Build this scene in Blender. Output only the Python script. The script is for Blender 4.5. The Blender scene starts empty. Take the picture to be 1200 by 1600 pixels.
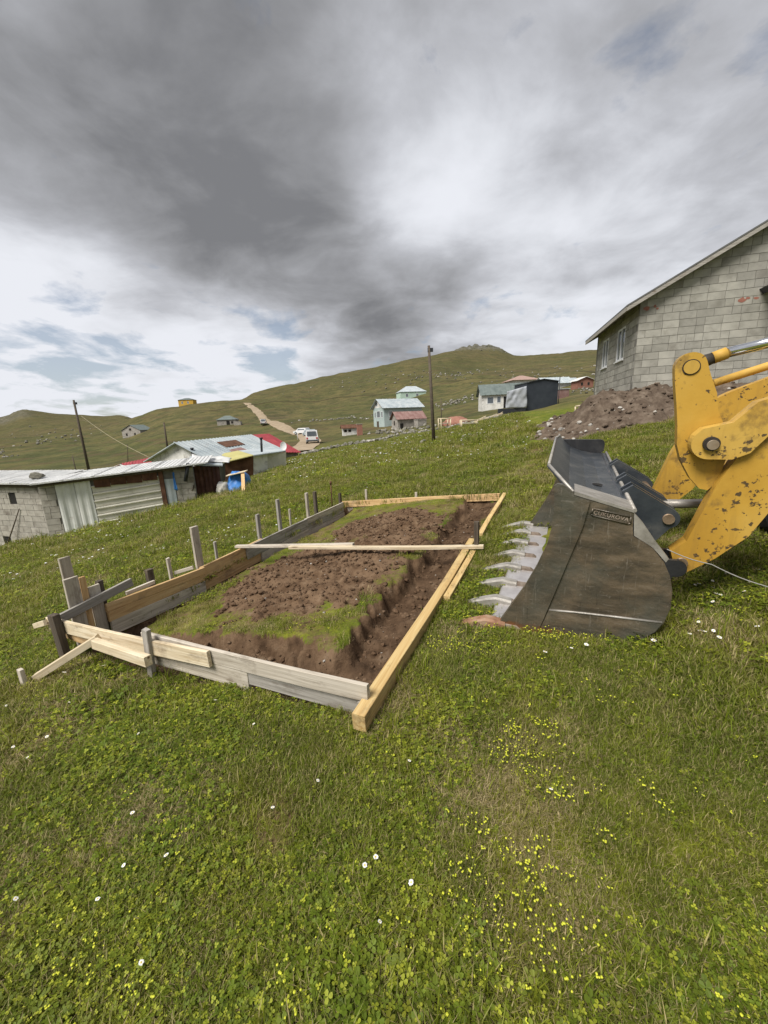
import bpy, bmesh, math, random
import numpy as np
from mathutils import Vector, Matrix
random.seed(7); RNG = np.random.default_rng(11)
SC = bpy.context.scene
COL = SC.collection
rad = math.radians

# ------------------------------------------------------------------ camera
CAM_H, FPX, PITCH, ROLL = 1.6, 600.0, rad(13.1), rad(2.5)
cam_d = bpy.data.cameras.new('camera'); cam = bpy.data.objects.new('camera', cam_d); COL.objects.link(cam)
cam_d.sensor_fit = 'HORIZONTAL'; cam_d.sensor_width = 36; cam_d.lens = 18.0
cam_d.clip_start = 0.05; cam_d.clip_end = 6000
_Rt, _Up, _Fw = Vector((1, 0, 0)), Vector((0, math.sin(PITCH), math.cos(PITCH))), Vector((0, math.cos(PITCH), -math.sin(PITCH)))
_cx = _Rt * math.cos(ROLL) - _Up * math.sin(ROLL); _cy = _Rt * math.sin(ROLL) + _Up * math.cos(ROLL); _cz = -_Fw
cam.matrix_world = Matrix(((_cx.x, _cy.x, _cz.x, 0), (_cx.y, _cy.y, _cz.y, 0), (_cx.z, _cy.z, _cz.z, CAM_H), (0, 0, 0, 1)))
SC.camera = cam
CAMP = Vector((0, 0, CAM_H))
def ray(px, py):
    """survey helper: direction of a sight line of the photograph (1200x1600 frame)"""
    return _cx * (px - 600) - _cy * (py - 800) + _Fw * FPX
def at(px, py, y):
    d = ray(px, py); return CAMP + d * (y / d.y)
def on_plane(px, py, p0, n):
    d = ray(px, py); return CAMP + d * ((Vector(p0) - CAMP).dot(n) / d.dot(n))

# ------------------------------------------------------------------ exposure
SC.view_settings.view_transform = 'Standard'; SC.view_settings.look = 'None'
SC.view_settings.exposure = 0.92; SC.view_settings.gamma = 1.0; SC.view_settings.use_curve_mapping = False

# ------------------------------------------------------------------ node helpers
class NT:
    def __init__(s, tree): s.t = tree; s.n = tree.nodes; s.l = tree.links; s.n.clear()
    def node(s, typ, **kw):
        nd = s.n.new(typ)
        for k, v in kw.items():
            if k == 'ins':
                for a, b in v.items():
                    sock = nd.inputs[a]
                    if hasattr(b, 'is_output'): s.l.new(b, sock)
                    else: sock.default_value = b
            else: setattr(nd, k, v)
        return nd
    def math(s, op, a, b=0.0, c=None, clamp=False):
        nd = s.n.new('ShaderNodeMath'); nd.operation = op; nd.use_clamp = clamp
        for i, v in enumerate((a, b) if c is None else (a, b, c)):
            if hasattr(v, 'is_output'): s.l.new(v, nd.inputs[i])
            else: nd.inputs[i].default_value = v
        return nd.outputs[0]
    def ramp(s, fac, stops, interp='LINEAR'):
        nd = s.n.new('ShaderNodeValToRGB'); cr = nd.color_ramp; cr.interpolation = interp
        while len(cr.elements) < len(stops): cr.elements.new(0.5)
        for e, (p, c) in zip(cr.elements, stops):
            e.position = p; e.color = (c, c, c, 1) if isinstance(c, (int, float)) else (*c, 1)
        s.l.new(fac, nd.inputs[0]); return nd.outputs[0]
    def mix(s, fac, a, b, blend='MIX'):
        nd = s.n.new('ShaderNodeMix'); nd.data_type = 'RGBA'; nd.blend_type = blend
        for i, v in ((0, fac), (6, a), (7, b)):
            if hasattr(v, 'is_output'): s.l.new(v, nd.inputs[i])
            elif i == 0: nd.inputs[0].default_value = v
            else: nd.inputs[i].default_value = (*v, 1) if len(v) == 3 else v
        return nd.outputs[2]
    def noise(s, vec, scale, detail=4, rough=0.55, dist=0.0):
        nd = s.n.new('ShaderNodeTexNoise'); nd.inputs['Scale'].default_value = scale; nd.inputs['Detail'].default_value = detail
        nd.inputs['Roughness'].default_value = rough; nd.inputs['Distortion'].default_value = dist
        if vec is not None: s.l.new(vec, nd.inputs['Vector'])
        return nd.outputs['Fac']
    def mapping(s, vec, scale=(1, 1, 1), loc=(0, 0, 0)):
        nd = s.n.new('ShaderNodeMapping'); nd.inputs['Scale'].default_value = scale; nd.inputs['Location'].default_value = loc
        s.l.new(vec, nd.inputs[0]); return nd.outputs[0]

# ------------------------------------------------------------------ world: broken overcast
SUN_AZ, SUN_EL = rad(-134), rad(54)        # azimuth from +Y towards +X
W = bpy.data.worlds.new('World'); SC.world = W; W.use_nodes = True
t = NT(W.node_tree)
sky = t.node('ShaderNodeTexSky', sky_type='NISHITA', sun_disc=False, sun_elevation=SUN_EL, sun_rotation=SUN_AZ)
D = t.node('ShaderNodeTexCoord').outputs['Generated']
sep = t.node('ShaderNodeSeparateXYZ', ins={0: D})
zc = t.math('MAXIMUM', sep.outputs[2], 0.0)
den = t.math('ADD', zc, 0.16)
pu = t.math('DIVIDE', sep.outputs[0], den); pv = t.math('DIVIDE', sep.outputs[1], den)
P2 = t.node('ShaderNodeCombineXYZ', ins={0: pu, 1: pv, 2: 0.0}).outputs[0]
def blob(px, py, sig):
    d = ray(px, py).normalized()
    dp = t.node('ShaderNodeVectorMath', operation='DOT_PRODUCT', ins={0: D, 1: tuple(d)}).outputs['Value']
    k = 1.0 / (1 - math.cos(rad(sig)))
    return t.math('POWER', 2.71828, t.math('MULTIPLY', t.math('SUBTRACT', dp, 1.0), k))
n1 = t.noise(t.mapping(P2, loc=(3.1, 0.4, 0)), 1.15, 7, 0.52, 0.25)
n2 = t.noise(t.mapping(P2, loc=(9.0, 5.2, 0)), 2.6, 8, 0.57, 0.3)
dark = t.math('MULTIPLY_ADD', n1, 1.05, -0.02)
dark = t.math('MULTIPLY_ADD', n2, 0.85, dark); dark = t.math('ADD', dark, -0.405)
for px, py, sg, a in ((230, 150, 26, 0.30), (100, 330, 16, 0.20), (420, 400, 13, 0.30), (600, 465, 9, 0.26), (720, 450, 7, 0.20), (560, 200, 8, 0.10),
                      (610, 305, 7, -0.28), (700, 275, 10, -0.32), (450, 285, 5, -0.14), (560, 330, 4, -0.12), (690, 300, 4, -0.14), (840, 490, 8, -0.26), (760, 520, 5, -0.14), (980, 330, 19, -0.15), (1180, 60, 18, 0.12),
                      (120, 600, 17, -0.75), (430, 600, 12, -0.60), (20, 470, 9, -0.35), (1000, 620, 14, -0.30)):
    dark = t.math('MULTIPLY_ADD', blob(px, py, sg), a, dark)
ccol = t.ramp(dark, [(0.0, (0.45, 0.46, 0.49)), (0.24, (0.385, 0.395, 0.42)), (0.44, (0.285, 0.291, 0.313)), (0.68, (0.195, 0.198, 0.209)), (0.88, (0.138, 0.140, 0.147)), (1.0, (0.105, 0.107, 0.114))], 'B_SPLINE')
n3 = t.noise(t.mapping(P2, loc=(1.7, 2.6, 0), scale=(1.0, 0.8, 1)), 2.8, 7, 0.58, 0.3)
gap = t.math('ADD', n3, -0.60)
for px, py, sg, a in ((50, 545, 5, 0.15), (200, 548, 4, 0.18), (430, 560, 5, 0.24), (140, 628, 5, 0.13), (330, 600, 4, 0.08), (560, 340, 9, -0.3)):
    gap = t.math('MULTIPLY_ADD', blob(px, py, sg), a, gap)
gap = t.math('MULTIPLY', gap, 7.0, clamp=True)
gap = t.math('MULTIPLY', gap, 0.62)
bg_s = t.node('ShaderNodeBackground', ins={0: sky.outputs[0], 1: 0.05})
bg_c = t.node('ShaderNodeBackground', ins={0: ccol, 1: 1.0})
mxs = t.node('ShaderNodeMixShader', ins={0: gap, 1: bg_c.outputs[0], 2: bg_s.outputs[0]})
t.node('ShaderNodeOutputWorld', ins={0: mxs.outputs[0]})

# ------------------------------------------------------------------ sun (veiled by cloud)
sd = bpy.data.lights.new('sun', 'SUN'); sd.energy = 2.75; sd.angle = rad(26); sd.color = (1.0, 0.955, 0.88)
sun = bpy.data.objects.new('sun', sd); COL.objects.link(sun)
sdir = Vector((math.sin(SUN_AZ) * math.cos(SUN_EL), math.cos(SUN_AZ) * math.cos(SUN_EL), math.sin(SUN_EL)))
sun.rotation_euler = sdir.to_track_quat('Z', 'Y').to_euler(); sun.location = (0, 0, 60)

# ------------------------------------------------------------------ numpy noise
def _hash(ix, iy, seed):
    h = (ix.astype(np.int64) * 374761393 + iy.astype(np.int64) * 668265263 + seed * 1442695041) & 0x7fffffff
    h = ((h ^ (h >> 13)) * 1274126177) & 0x7fffffff
    return ((h ^ (h >> 16)) & 0xffff) / 65535.0
def vnoise(x, y, seed=0):
    x = np.asarray(x, float); y = np.asarray(y, float)
    ix, iy = np.floor(x), np.floor(y); fx, fy = x - ix, y - iy
    fx = fx * fx * (3 - 2 * fx); fy = fy * fy * (3 - 2 * fy)
    a, b, c, d = _hash(ix, iy, seed), _hash(ix + 1, iy, seed), _hash(ix, iy + 1, seed), _hash(ix + 1, iy + 1, seed)
    return (a + (b - a) * fx) * (1 - fy) + (c + (d - c) * fx) * fy
def fbm(x, y, seed=0, octv=4, gain=0.5):
    s = 0.0; a = 1.0; tot = 0.0; f = 1.0
    for i in range(octv):
        s = s + a * vnoise(np.asarray(x) * f + 13.7 * i, np.asarray(y) * f - 7.3 * i, seed + i); tot += a; a *= gain; f *= 2.03
    return s / tot
def sstep(a, b, x):
    u = np.clip((np.asarray(x, float) - a) / (b - a), 0, 1); return u * u * (3 - 2 * u)

# ------------------------------------------------------------------ terrain heights
def G(x, y):
    s1 = -x - 3; s2 = x - 2
    return .08 * x + .01 * np.clip(y, -10, 10) - .106 * .5 * (s1 + np.sqrt(s1 * s1 + 2.25)) + .11 * .5 * (s2 + np.sqrt(s2 * s2 + 1.5))
_cols = {0: ((40, 762), (80, 738), (120, 722), (180, 702), (300, 680), (500, 656)),
         25: ((40, 759), (80, 735), (120, 720), (180, 701), (300, 678), (500, 643)),
         55: ((40, 754), (80, 732), (120, 717), (180, 698), (300, 675), (520, 639)),
         85: ((42, 748), (80, 728), (120, 714), (180, 695), (300, 672), (560, 645)),
         150: ((45, 735), (80, 722), (120, 708), (180, 690), (300, 668), (600, 649)),
         200: ((45, 728), (75, 717), (115, 699), (170, 683), (260, 662), (560, 649)),
         250: ((45, 722), (70, 712), (110, 690), (160, 676), (230, 652), (300, 638)),
         300: ((45, 715), (70, 703), (110, 685), (150, 672), (200, 655), (280, 632)),
         400: ((40, 716), (60, 705), (90, 690), (120, 676), (160, 660), (230, 642), (400, 614)),
         450: ((40, 706), (60, 697), (90, 683), (120, 671), (160, 656), (240, 638), (430, 602)),
         500: ((40, 700), (60, 692), (85, 682), (110, 672), (160, 656), (260, 630), (450, 590)),
         600: ((42, 687), (60, 678), (85, 669), (120, 656), (170, 640), (260, 615), (480, 568)),
         680: ((42, 672), (60, 665), (85, 657), (120, 645), (170, 625), (260, 600), (500, 554)),
         712: ((42, 664), (60, 657), (85, 649), (120, 636), (185, 615), (300, 588), (530, 546)),
         740: ((42, 658), (60, 650), (85, 642), (120, 626), (200, 605), (350, 577), (550, 542)),
         772: ((42, 653), (60, 645), (85, 635), (120, 620), (200, 600), (350, 574), (550, 545)),
         800: ((42, 650), (60, 640), (85, 629), (120, 616), (200, 596), (350, 572), (560, 556)),
         830: ((42, 646), (60, 636), (85, 624), (120, 612), (200, 592), (350, 570), (560, 556)),
         900: ((30, 640), (42, 632), (60, 618), (85, 606), (120, 595), (200, 580), (350, 562), (560, 548)),
         1050: ((30, 625), (60, 606), (120, 587), (350, 556), (560, 541)),
         1200: ((30, 612), (60, 598), (120, 580), (350, 550), (560, 534))}
LR0, LR1, NLR = math.log(3.0), math.log(4000.0), 420
_lr = np.linspace(LR0, LR1, NLR); _rr = np.exp(_lr)
_azs, _rows = [], []
for px, kn in sorted(_cols.items()):
    pm = at(px, 655, 100); az = math.atan2(pm.x, pm.y); _azs.append(az)
    rs, zs = [], []
    for r in (3, 5, 8, 12, 17, 22, 27, 31):
        if r < kn[0][0] - 4: rs.append(r); zs.append(float(G(r * math.sin(az), r * math.cos(az))))
    for (yy, py) in kn:
        p = at(px, py, yy); rs.append(math.hypot(p.x, p.y)); zs.append(p.z)
    zt, rt = zs[-1], rs[-1]
    rs += [rt * 1.25, rt * 1.7, 4000]; zs += [zt - .045 * rt, zt - .16 * rt, zt - .3 * rt]
    _rows.append(np.interp(_lr, np.log(rs), zs))
_azg = np.radians(np.arange(-180, 180.5, 0.5)); _rows = np.array(_rows)
TAB = np.array([np.interp(_azg, _azs, _rows[:, j]) for j in range(NLR)]).T
# behind the camera the meadow just goes on
_kb = sstep(rad(75), rad(120), np.abs(_azg))[:, None]
_gb = G(np.minimum(_rr, 60)[None] * np.sin(_azg)[:, None], np.minimum(_rr, 60)[None] * np.cos(_azg)[:, None])
TAB = TAB * (1 - _kb) + _gb * _kb
def _blur(a, k, axis):
    w = np.exp(-np.linspace(-2, 2, 2 * k + 1) ** 2); w /= w.sum()
    pad = [(0, 0), (0, 0)]; pad[axis] = (k, k); b = np.pad(a, pad, mode='edge'); o = np.zeros_like(a)
    for i, wi in enumerate(w): o += wi * (b[i:i + a.shape[0], :] if axis == 0 else b[:, i:i + a.shape[1]])
    return o
TAB = _blur(_blur(TAB, 7, 1), 2, 0)
# formwork frame: origin at the near right corner, u along the long side, v towards the left
FO = Vector((-.089, 1.812, 0)); _fa = rad(24.8); FU = Vector((math.sin(_fa), math.cos(_fa), 0)); FV = Vector((-FU.y, FU.x, 0))
def fw(u, v, z): p = FO + FU * u + FV * v; return Vector((p.x, p.y, z))
def fuv(x, y):
    dx, dy = np.asarray(x) - FO.x, np.asarray(y) - FO.y
    return dx * FU.x + dy * FU.y, dx * FV.x + dy * FV.y
def masks(x, y):
    """trench and bare soil inside the formwork, worn soil patches outside"""
    u, v = fuv(x, y)
    w = (fbm(x * 5, y * 5, 3, 3) - .5) * .22 + (fbm(np.asarray(x) * 17, np.asarray(y) * 17, 33, 2) - .5) * .09
    inside = sstep(-.02, .05, u) * sstep(5.16, 5.05, u) * sstep(.0, .05, v) * sstep(3.12, 3.05, v)
    near = sstep(.60, .46, u + w * 1.1); right = sstep(.60, .46, v + w * 1.1 - .02 * u); left = sstep(2.93, 2.99, v + w * .25)
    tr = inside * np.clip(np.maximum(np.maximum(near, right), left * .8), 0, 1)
    pa = sstep(1.0, .72, np.hypot((u - 1.88) / 1.15, (v - 1.72) / 1.28) + w * 1.9)
    pb = sstep(1.0, .75, np.hypot((u - 3.6) / .85, (v - 1.55) / 1.05) + w * 1.9)
    pc = sstep(1.0, .7, np.hypot((u - 2.7) / .5, (v - 1.0) / .55) + w * 1.7)
    soil = inside * np.maximum(np.maximum(pa, pb), np.maximum(pc, 0))
    hx, hy = np.asarray(x) - 4.5, np.asarray(y) - 10.6
    ob = sstep(1.0, .55, np.hypot(hx / 1.0, hy / .55) + w * 2) * .8
    return tr, soil, ob
def H(x, y, detail=True):
    x = np.asarray(x, float); y = np.asarray(y, float)
    r = np.maximum(np.hypot(x, y), 1e-4); az = np.arctan2(x, y)
    fi = np.clip((np.log(r) - LR0) / (LR1 - LR0) * (NLR - 1), 0, NLR - 1.001); fj = np.clip((az + math.pi) / rad(.5), 0, len(_azg) - 1.001)
    i0, j0 = fi.astype(int), fj.astype(int); a, b = fi - i0, fj - j0
    far = (TAB[j0, i0] * (1 - a) + TAB[j0, i0 + 1] * a) * (1 - b) + (TAB[j0 + 1, i0] * (1 - a) + TAB[j0 + 1, i0 + 1] * a) * b
    k = sstep(22, 31, r); z = G(x, y) * (1 - k) + far * k
    if detail:
        z = z + (fbm(x * .55, y * .55, 21, 3) - .5) * .16 * sstep(1, 6, r) + (fbm(x * 2.1, y * 2.1, 5, 3) - .5) * .05
        z = z + (fbm(x / 14, y / 14, 41, 4) - .5) * 1.6 * sstep(40, 120, r) + (fbm(x / 45, y / 45, 44, 4) - .5) * 7 * sstep(90, 260, r) * sstep(700, 450, r)
        rk = rockm(x, y)
        z = z + rk * (np.abs(fbm(x / 9, y / 9, 51, 4) - .5) * 16 + 1 + (fbm(x / 3.5, y / 3.5, 52, 3) - .5) * 4)
        tr, soil, ob = masks(x, y)
        u, v = fuv(x, y)
        z = z - tr * .17 - sstep(1.2, 2.9, v) * sstep(3.13, 3.06, v) * sstep(-.02, .05, u) * sstep(5.16, 5.05, u) * .12 + (tr + soil) * ((fbm(x * 9, y * 9, 61, 3) - .5) * .09 + (fbm(x * 26, y * 26, 62, 2) - .5) * .05) + soil * .03
        z = z - ob * .04 + ob * (fbm(x * 8, y * 8, 63, 3) - .5) * .12
    return z
def rockm(x, y):
    r = np.hypot(x, y); az = np.degrees(np.arctan2(x, y))
    a = sstep(8.2, 9.6, az) * sstep(18.6, 16.8, az) * sstep(500, 525, r) * sstep(640, 600, r)
    b = sstep(-45.6, -44.3, az) * sstep(-40.5, -41.8, az) * sstep(490, 540, r) * sstep(760, 700, r) * .6
    return np.clip(a + b, 0, 1)
_tt = np.exp(np.linspace(math.log(.9), math.log(1200), 900))
def gp(px, py):
    """where a sight line meets the ground"""
    d = ray(px, py); d = d / math.hypot(d.x, d.y)
    zz = CAM_H + d.z * _tt; hh = H(d.x * _tt, d.y * _tt, False)
    i = int(np.argmax(zz < hh)) if (zz < hh).any() else len(_tt) - 1
    lo, hi = _tt[max(i - 1, 0)], _tt[i]
    for _ in range(24):
        m = .5 * (lo + hi)
        if CAM_H + d.z * m < float(H(d.x * m, d.y * m, False)): hi = m
        else: lo = m
    return Vector((d.x * lo, d.y * lo, float(H(d.x * lo, d.y * lo))))
def onground(x, y): return float(H(x, y))

# ------------------------------------------------------------------ object helpers
def mesh_obj(name, verts, faces, mat=None, parent=None, smooth=False):
    me = bpy.data.meshes.new(name); me.from_pydata([tuple(v) for v in verts], [], faces); me.update()
    if mat: me.materials.append(mat)
    if smooth:
        for p in me.polygons: p.use_smooth = True
    o = bpy.data.objects.new(name, me); COL.objects.link(o)
    if parent: o.parent = parent
    return o
def bm_obj(name, bm, mat=None, parent=None, smooth=False):
    bmesh.ops.recalc_face_normals(bm, faces=bm.faces)
    me = bpy.data.meshes.new(name); bm.to_mesh(me); bm.free()
    if mat:
        for m in (mat if isinstance(mat, (list, tuple)) else [mat]): me.materials.append(m)
    if smooth:
        for p in me.polygons: p.use_smooth = True
    o = bpy.data.objects.new(name, me); COL.objects.link(o)
    if parent: o.parent = parent
    return o
def link(name, me, parent=None):
    o = bpy.data.objects.new(name, me); COL.objects.link(o)
    if parent: o.parent = parent
    return o
def empty(name, loc=(0, 0, 0), rz=0.0):
    o = bpy.data.objects.new(name, None); COL.objects.link(o); o.location = loc; o.rotation_euler = (0, 0, rz); o.empty_display_size = .2
    return o
def tag(o, label=None, cat=None, group=None, kind=None):
    if label: o['label'] = label
    if cat: o['category'] = cat
    if group: o['group'] = group
    if kind: o['kind'] = kind
    return o
def box(bm, x0, x1, y0, y1, z0, z1, M=None, mi=0):
    vs = [bm.verts.new((x, y, z)) for z in (z0, z1) for y in (y0, y1) for x in (x0, x1)]
    if M is not None:
        for v in vs: v.co = M @ v.co
    for f in ((0, 2, 3, 1), (4, 5, 7, 6), (0, 1, 5, 4), (1, 3, 7, 5), (3, 2, 6, 7), (2, 0, 4, 6)):
        bm.faces.new([vs[i] for i in f]).material_index = mi
    return vs
def prism(bm, pts, fn, a, b, mi=0):
    """outline pts (2-D) swept between fn(p,a) and fn(p,b)"""
    A = [bm.verts.new(fn(p, a)) for p in pts]; B = [bm.verts.new(fn(p, b)) for p in pts]; n = len(pts)
    bm.faces.new(A).material_index = mi; bm.faces.new(B[::-1]).material_index = mi
    for i in range(n): bm.faces.new((A[i], B[i], B[(i + 1) % n], A[(i + 1) % n])).material_index = mi
def tube(bm, pts, r, seg=8, caps=True, mi=0):
    pts = [Vector(p) for p in pts]; rings = []
    rs = r if isinstance(r, (list, tuple)) else [r] * len(pts)
    for i, p in enumerate(pts):
        d = (pts[min(i + 1, len(pts) - 1)] - pts[max(i - 1, 0)]).normalized()
        a = d.cross(Vector((0, 0, 1)) if abs(d.z) < .9 else Vector((1, 0, 0))).normalized(); b = d.cross(a)
        rings.append([bm.verts.new(p + (a * math.cos(q) + b * math.sin(q)) * rs[i]) for q in [2 * math.pi * k / seg for k in range(seg)]])
    for A, B in zip(rings, rings[1:]):
        for k in range(seg):
            f = bm.faces.new((A[k], A[(k + 1) % seg], B[(k + 1) % seg], B[k])); f.smooth = True; f.material_index = mi
    if caps: bm.faces.new(rings[0][::-1]).material_index = mi; bm.faces.new(rings[-1]).material_index = mi
def bevel(bm, w, seg=1):
    bmesh.ops.bevel(bm, geom=[e for e in bm.edges if len(e.link_faces) == 2 and e.calc_face_angle(0) > .5], offset=w, segments=seg, affect='EDGES', clamp_overlap=True)
def arc(cx, cy, r, a0, a1, n=8): return [(cx + r * math.cos(rad(a0 + (a1 - a0) * i / n)), cy + r * math.sin(rad(a0 + (a1 - a0) * i / n))) for i in range(n + 1)]

# ------------------------------------------------------------------ materials
MATS = {}
def mat(name, stops, scale=4, detail=5, rough=.8, bump=.0, bscale=None, stretch=(1, 1, 1), rnd=0.0, metal=0.0, coord='Object', spec=.3, dirt=None, dist=0.0, rough_var=0.0, nrough=.6, chips=None):
    m = bpy.data.materials.new(name); m.use_nodes = True; t = NT(m.node_tree)
    co = t.node('ShaderNodeTexCoord').outputs['Object'] if coord == 'Object' else t.node('ShaderNodeNewGeometry').outputs['Position']
    oi = t.node('ShaderNodeObjectInfo').outputs['Random']
    off = t.node('ShaderNodeVectorMath', operation='SCALE', ins={0: (37.0, 11.0, 53.0), 'Scale': oi}).outputs[0]
    v = t.node('ShaderNodeVectorMath', operation='ADD', ins={0: co, 1: off}).outputs[0] if coord == 'Object' else co
    v = t.mapping(v, scale=stretch)
    n = t.noise(v, scale, detail, nrough, dist)
    c = t.ramp(n, stops)
    if dirt:   # (colour, scale, threshold, amount)
        dn = t.noise(v, dirt[1], 5, .65)
        k = t.ramp(dn, [(dirt[2], 0.0), (min(dirt[2] + .12, 1), dirt[3])])
        c = t.mix(k, c, dirt[0])
    if chips:
        ck = t.math('MULTIPLY_ADD', t.noise(v, 3.1, 3, .5), .55, t.noise(v, chips[1], 5, .65)); c = t.mix(t.ramp(t.math('ADD', ck, -.27), [(chips[2], 0.0), (chips[2] + .025, .92)]), c, chips[0])
        sm = t.noise(t.mapping(v, scale=(9, 9, 1.1)), 1.0, 5, .65); c = t.mix(t.ramp(sm, [(.52, 0.0), (.70, .45)]), c, (.22, .13, .04))
    if rnd:
        h = t.node('ShaderNodeHueSaturation', ins={'Color': c, 'Value': t.math('MULTIPLY_ADD', oi, rnd * 2, 1 - rnd)}); c = h.outputs[0]
    b = t.node('ShaderNodeBsdfPrincipled', ins={'Base Color': c, 'Roughness': rough, 'Metallic': metal})
    b.inputs['Specular IOR Level'].default_value = spec
    if rough_var:
        t.l.new(t.math('MULTIPLY_ADD', t.noise(v, scale * 2.3, 4), rough_var, rough - rough_var * .5), b.inputs['Roughness'])
    if bump:
        bn = t.noise(v, bscale or scale * 3, 5, .65)
        t.l.new(t.node('ShaderNodeBump', ins={'Strength': bump, 'Distance': .02, 'Height': bn}).outputs[0], b.inputs['Normal'])
    t.node('ShaderNodeOutputMaterial', ins={0: b.outputs[0]})
    MATS[name] = m; return m
def wood(name, a, b, c, rnd=.12, knots=(.10, .05, .025)):
    """planks: local x runs along the grain"""
    m = bpy.data.materials.new(name); m.use_nodes = True; t = NT(m.node_tree)
    co = t.node('ShaderNodeTexCoord').outputs['Object']; oi = t.node('ShaderNodeObjectInfo').outputs['Random']
    off = t.node('ShaderNodeVectorMath', operation='SCALE', ins={0: (17.0, 9.0, 23.0), 'Scale': oi}).outputs[0]
    v = t.node('ShaderNodeVectorMath', operation='ADD', ins={0: co, 1: off}).outputs[0]
    g = t.noise(t.mapping(v, scale=(1.2, 30, 30)), 1.6, 6, .6, .6)
    p = t.noise(t.mapping(v, scale=(1.0, 4, 4)), 1.3, 3, .5)
    col = t.ramp(g, [(.34, c), (.48, b), (.62, a)])
    col = t.mix(t.ramp(p, [(.42, 0.0), (.62, .55)]), col, b)
    vo = t.node('ShaderNodeTexVoronoi', ins={'Vector': t.mapping(v, scale=(1.6, 9, 9)), 'Scale': 1.0})
    col = t.mix(t.ramp(vo.outputs['Distance'], [(.05, .9), (.11, 0.0)]), col, knots)
    st = t.noise(t.mapping(v, scale=(2.5, 6, 6)), 2.0, 5, .7)
    col = t.mix(t.ramp(st, [(.54, 0.0), (.70, .5)]), col, (.11, .08, .055))
    mud = t.noise(v, 3.2, 6, .7); col = t.mix(t.ramp(mud, [(.57, 0.0), (.70, .5)]), col, (.20, .155, .11))
    h = t.node('ShaderNodeHueSaturation', ins={'Color': col, 'Value': t.math('MULTIPLY_ADD', oi, rnd * 2, 1 - rnd)})
    bs = t.node('ShaderNodeBsdfPrincipled', ins={'Base Color': h.outputs[0], 'Roughness': .82}); bs.inputs['Specular IOR Level'].default_value = .2
    t.l.new(t.node('ShaderNodeBump', ins={'Strength': .35, 'Distance': .006, 'Height': g}).outputs[0], bs.inputs['Normal'])
    t.node('ShaderNodeOutputMaterial', ins={0: bs.outputs[0]}); MATS[name] = m; return m
wood('pine_fresh', (.62, .48, .24), (.54, .38, .17), (.42, .26, .10))
wood('pine_pale', (.66, .58, .44), (.56, .47, .33), (.42, .33, .21))
wood('pine_orange', (.62, .45, .25), (.54, .36, .18), (.40, .24, .11))
wood('wood_grey', (.42, .395, .36), (.32, .30, .27), (.20, .18, .16))
wood('wood_white', (.55, .50, .43), (.44, .395, .33), (.29, .25, .20))
wood('wood_dark', (.13, .11, .09), (.085, .07, .055), (.05, .04, .03))
wood('wood_pole', (.12, .10, .08), (.085, .068, .052), (.05, .04, .03))
mat('block', [(.3, (.25, .24, .21)), (.5, (.33, .32, .285)), (.75, (.40, .385, .34))], scale=3, bump=.5, bscale=60, rnd=.17, rough=.95, dirt=((.14, .125, .105), 1.1, .58, .5), spec=.1)
mat('block_shed', [(.3, (.25, .23, .20)), (.5, (.35, .33, .29)), (.75, (.44, .415, .365))], scale=3, bump=.5, bscale=50, rnd=.10, rough=.95, dirt=((.13, .11, .09), 1.6, .56, .65), spec=.1)
mat('mortar', [(.3, (.15, .145, .13)), (.7, (.21, .20, .18))], scale=8, bump=.4, rough=.95, spec=.1)
mat('soil', [(.3, (.06, .036, .021)), (.5, (.115, .072, .044)), (.72, (.18, .125, .082))], scale=7, detail=8, bump=.9, bscale=22, rough=.95, coord='P', spec=.1)
mat('heap_soil', [(.28, (.045, .032, .024)), (.48, (.10, .075, .056)), (.64, (.165, .13, .10)), (.8, (.24, .20, .165))], scale=3.4, detail=10, bump=.9, bscale=14, rough=.95, coord='P', spec=.1, nrough=.7)
mat('stone', [(.3, (.22, .205, .18)), (.5, (.36, .34, .31)), (.75, (.50, .48, .44))], scale=3, bump=.5, rough=.9, rnd=.25, spec=.1)
mat('rock_grey', [(.3, (.11, .105, .085)), (.6, (.21, .20, .165))], scale=2, bump=.5, rough=.95, rnd=.3, spec=.1)
mat('white_sheet', [(.3, (.50, .52, .50)), (.55, (.66, .67, .64)), (.8, (.74, .74, .71))], scale=1.4, bump=.05, rough=.5, dirt=((.30, .25, .19), 3.5, .62, .5), rnd=.06)
mat('cream_sheet', [(.3, (.46, .45, .38)), (.55, (.62, .60, .52)), (.8, (.70, .68, .60))], scale=1.4, rough=.55, dirt=((.28, .20, .13), 3.0, .60, .6), rnd=.06)
mat('zinc_roof', [(.3, (.32, .37, .40)), (.5, (.42, .47, .49)), (.75, (.53, .56, .57))], scale=1.1, rough=.45, metal=.15, dirt=((.20, .13, .10), 2.0, .63, .6), rnd=.08)
mat('bright_zinc', [(.3, (.52, .53, .53)), (.55, (.68, .68, .67)), (.8, (.76, .76, .75))], scale=2.2, rough=.4, metal=.2, dirt=((.2, .19, .17), 2.5, .60, .7))
mat('rust', [(.3, (.055, .026, .016)), (.5, (.105, .05, .03)), (.75, (.17, .09, .055))], scale=3, rough=.9, bump=.3, rnd=.1)
mat('red_roof', [(.3, (.24, .035, .045)), (.7, (.36, .065, .075))], scale=1.2, rough=.6, rnd=.06)
mat('faded_red', [(.3, (.19, .10, .09)), (.7, (.30, .20, .18))], scale=1.5, rough=.8, rnd=.1)
mat('yellow_sheet', [(.3, (.36, .33, .12)), (.7, (.50, .46, .20))], scale=1.2, rough=.6)
mat('plaster_white', [(.3, (.50, .49, .46)), (.55, (.68, .67, .64)), (.8, (.74, .73, .70))], scale=1.3, rough=.9, dirt=((.24, .22, .19), 2.2, .55, .6), bump=.2)
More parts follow.
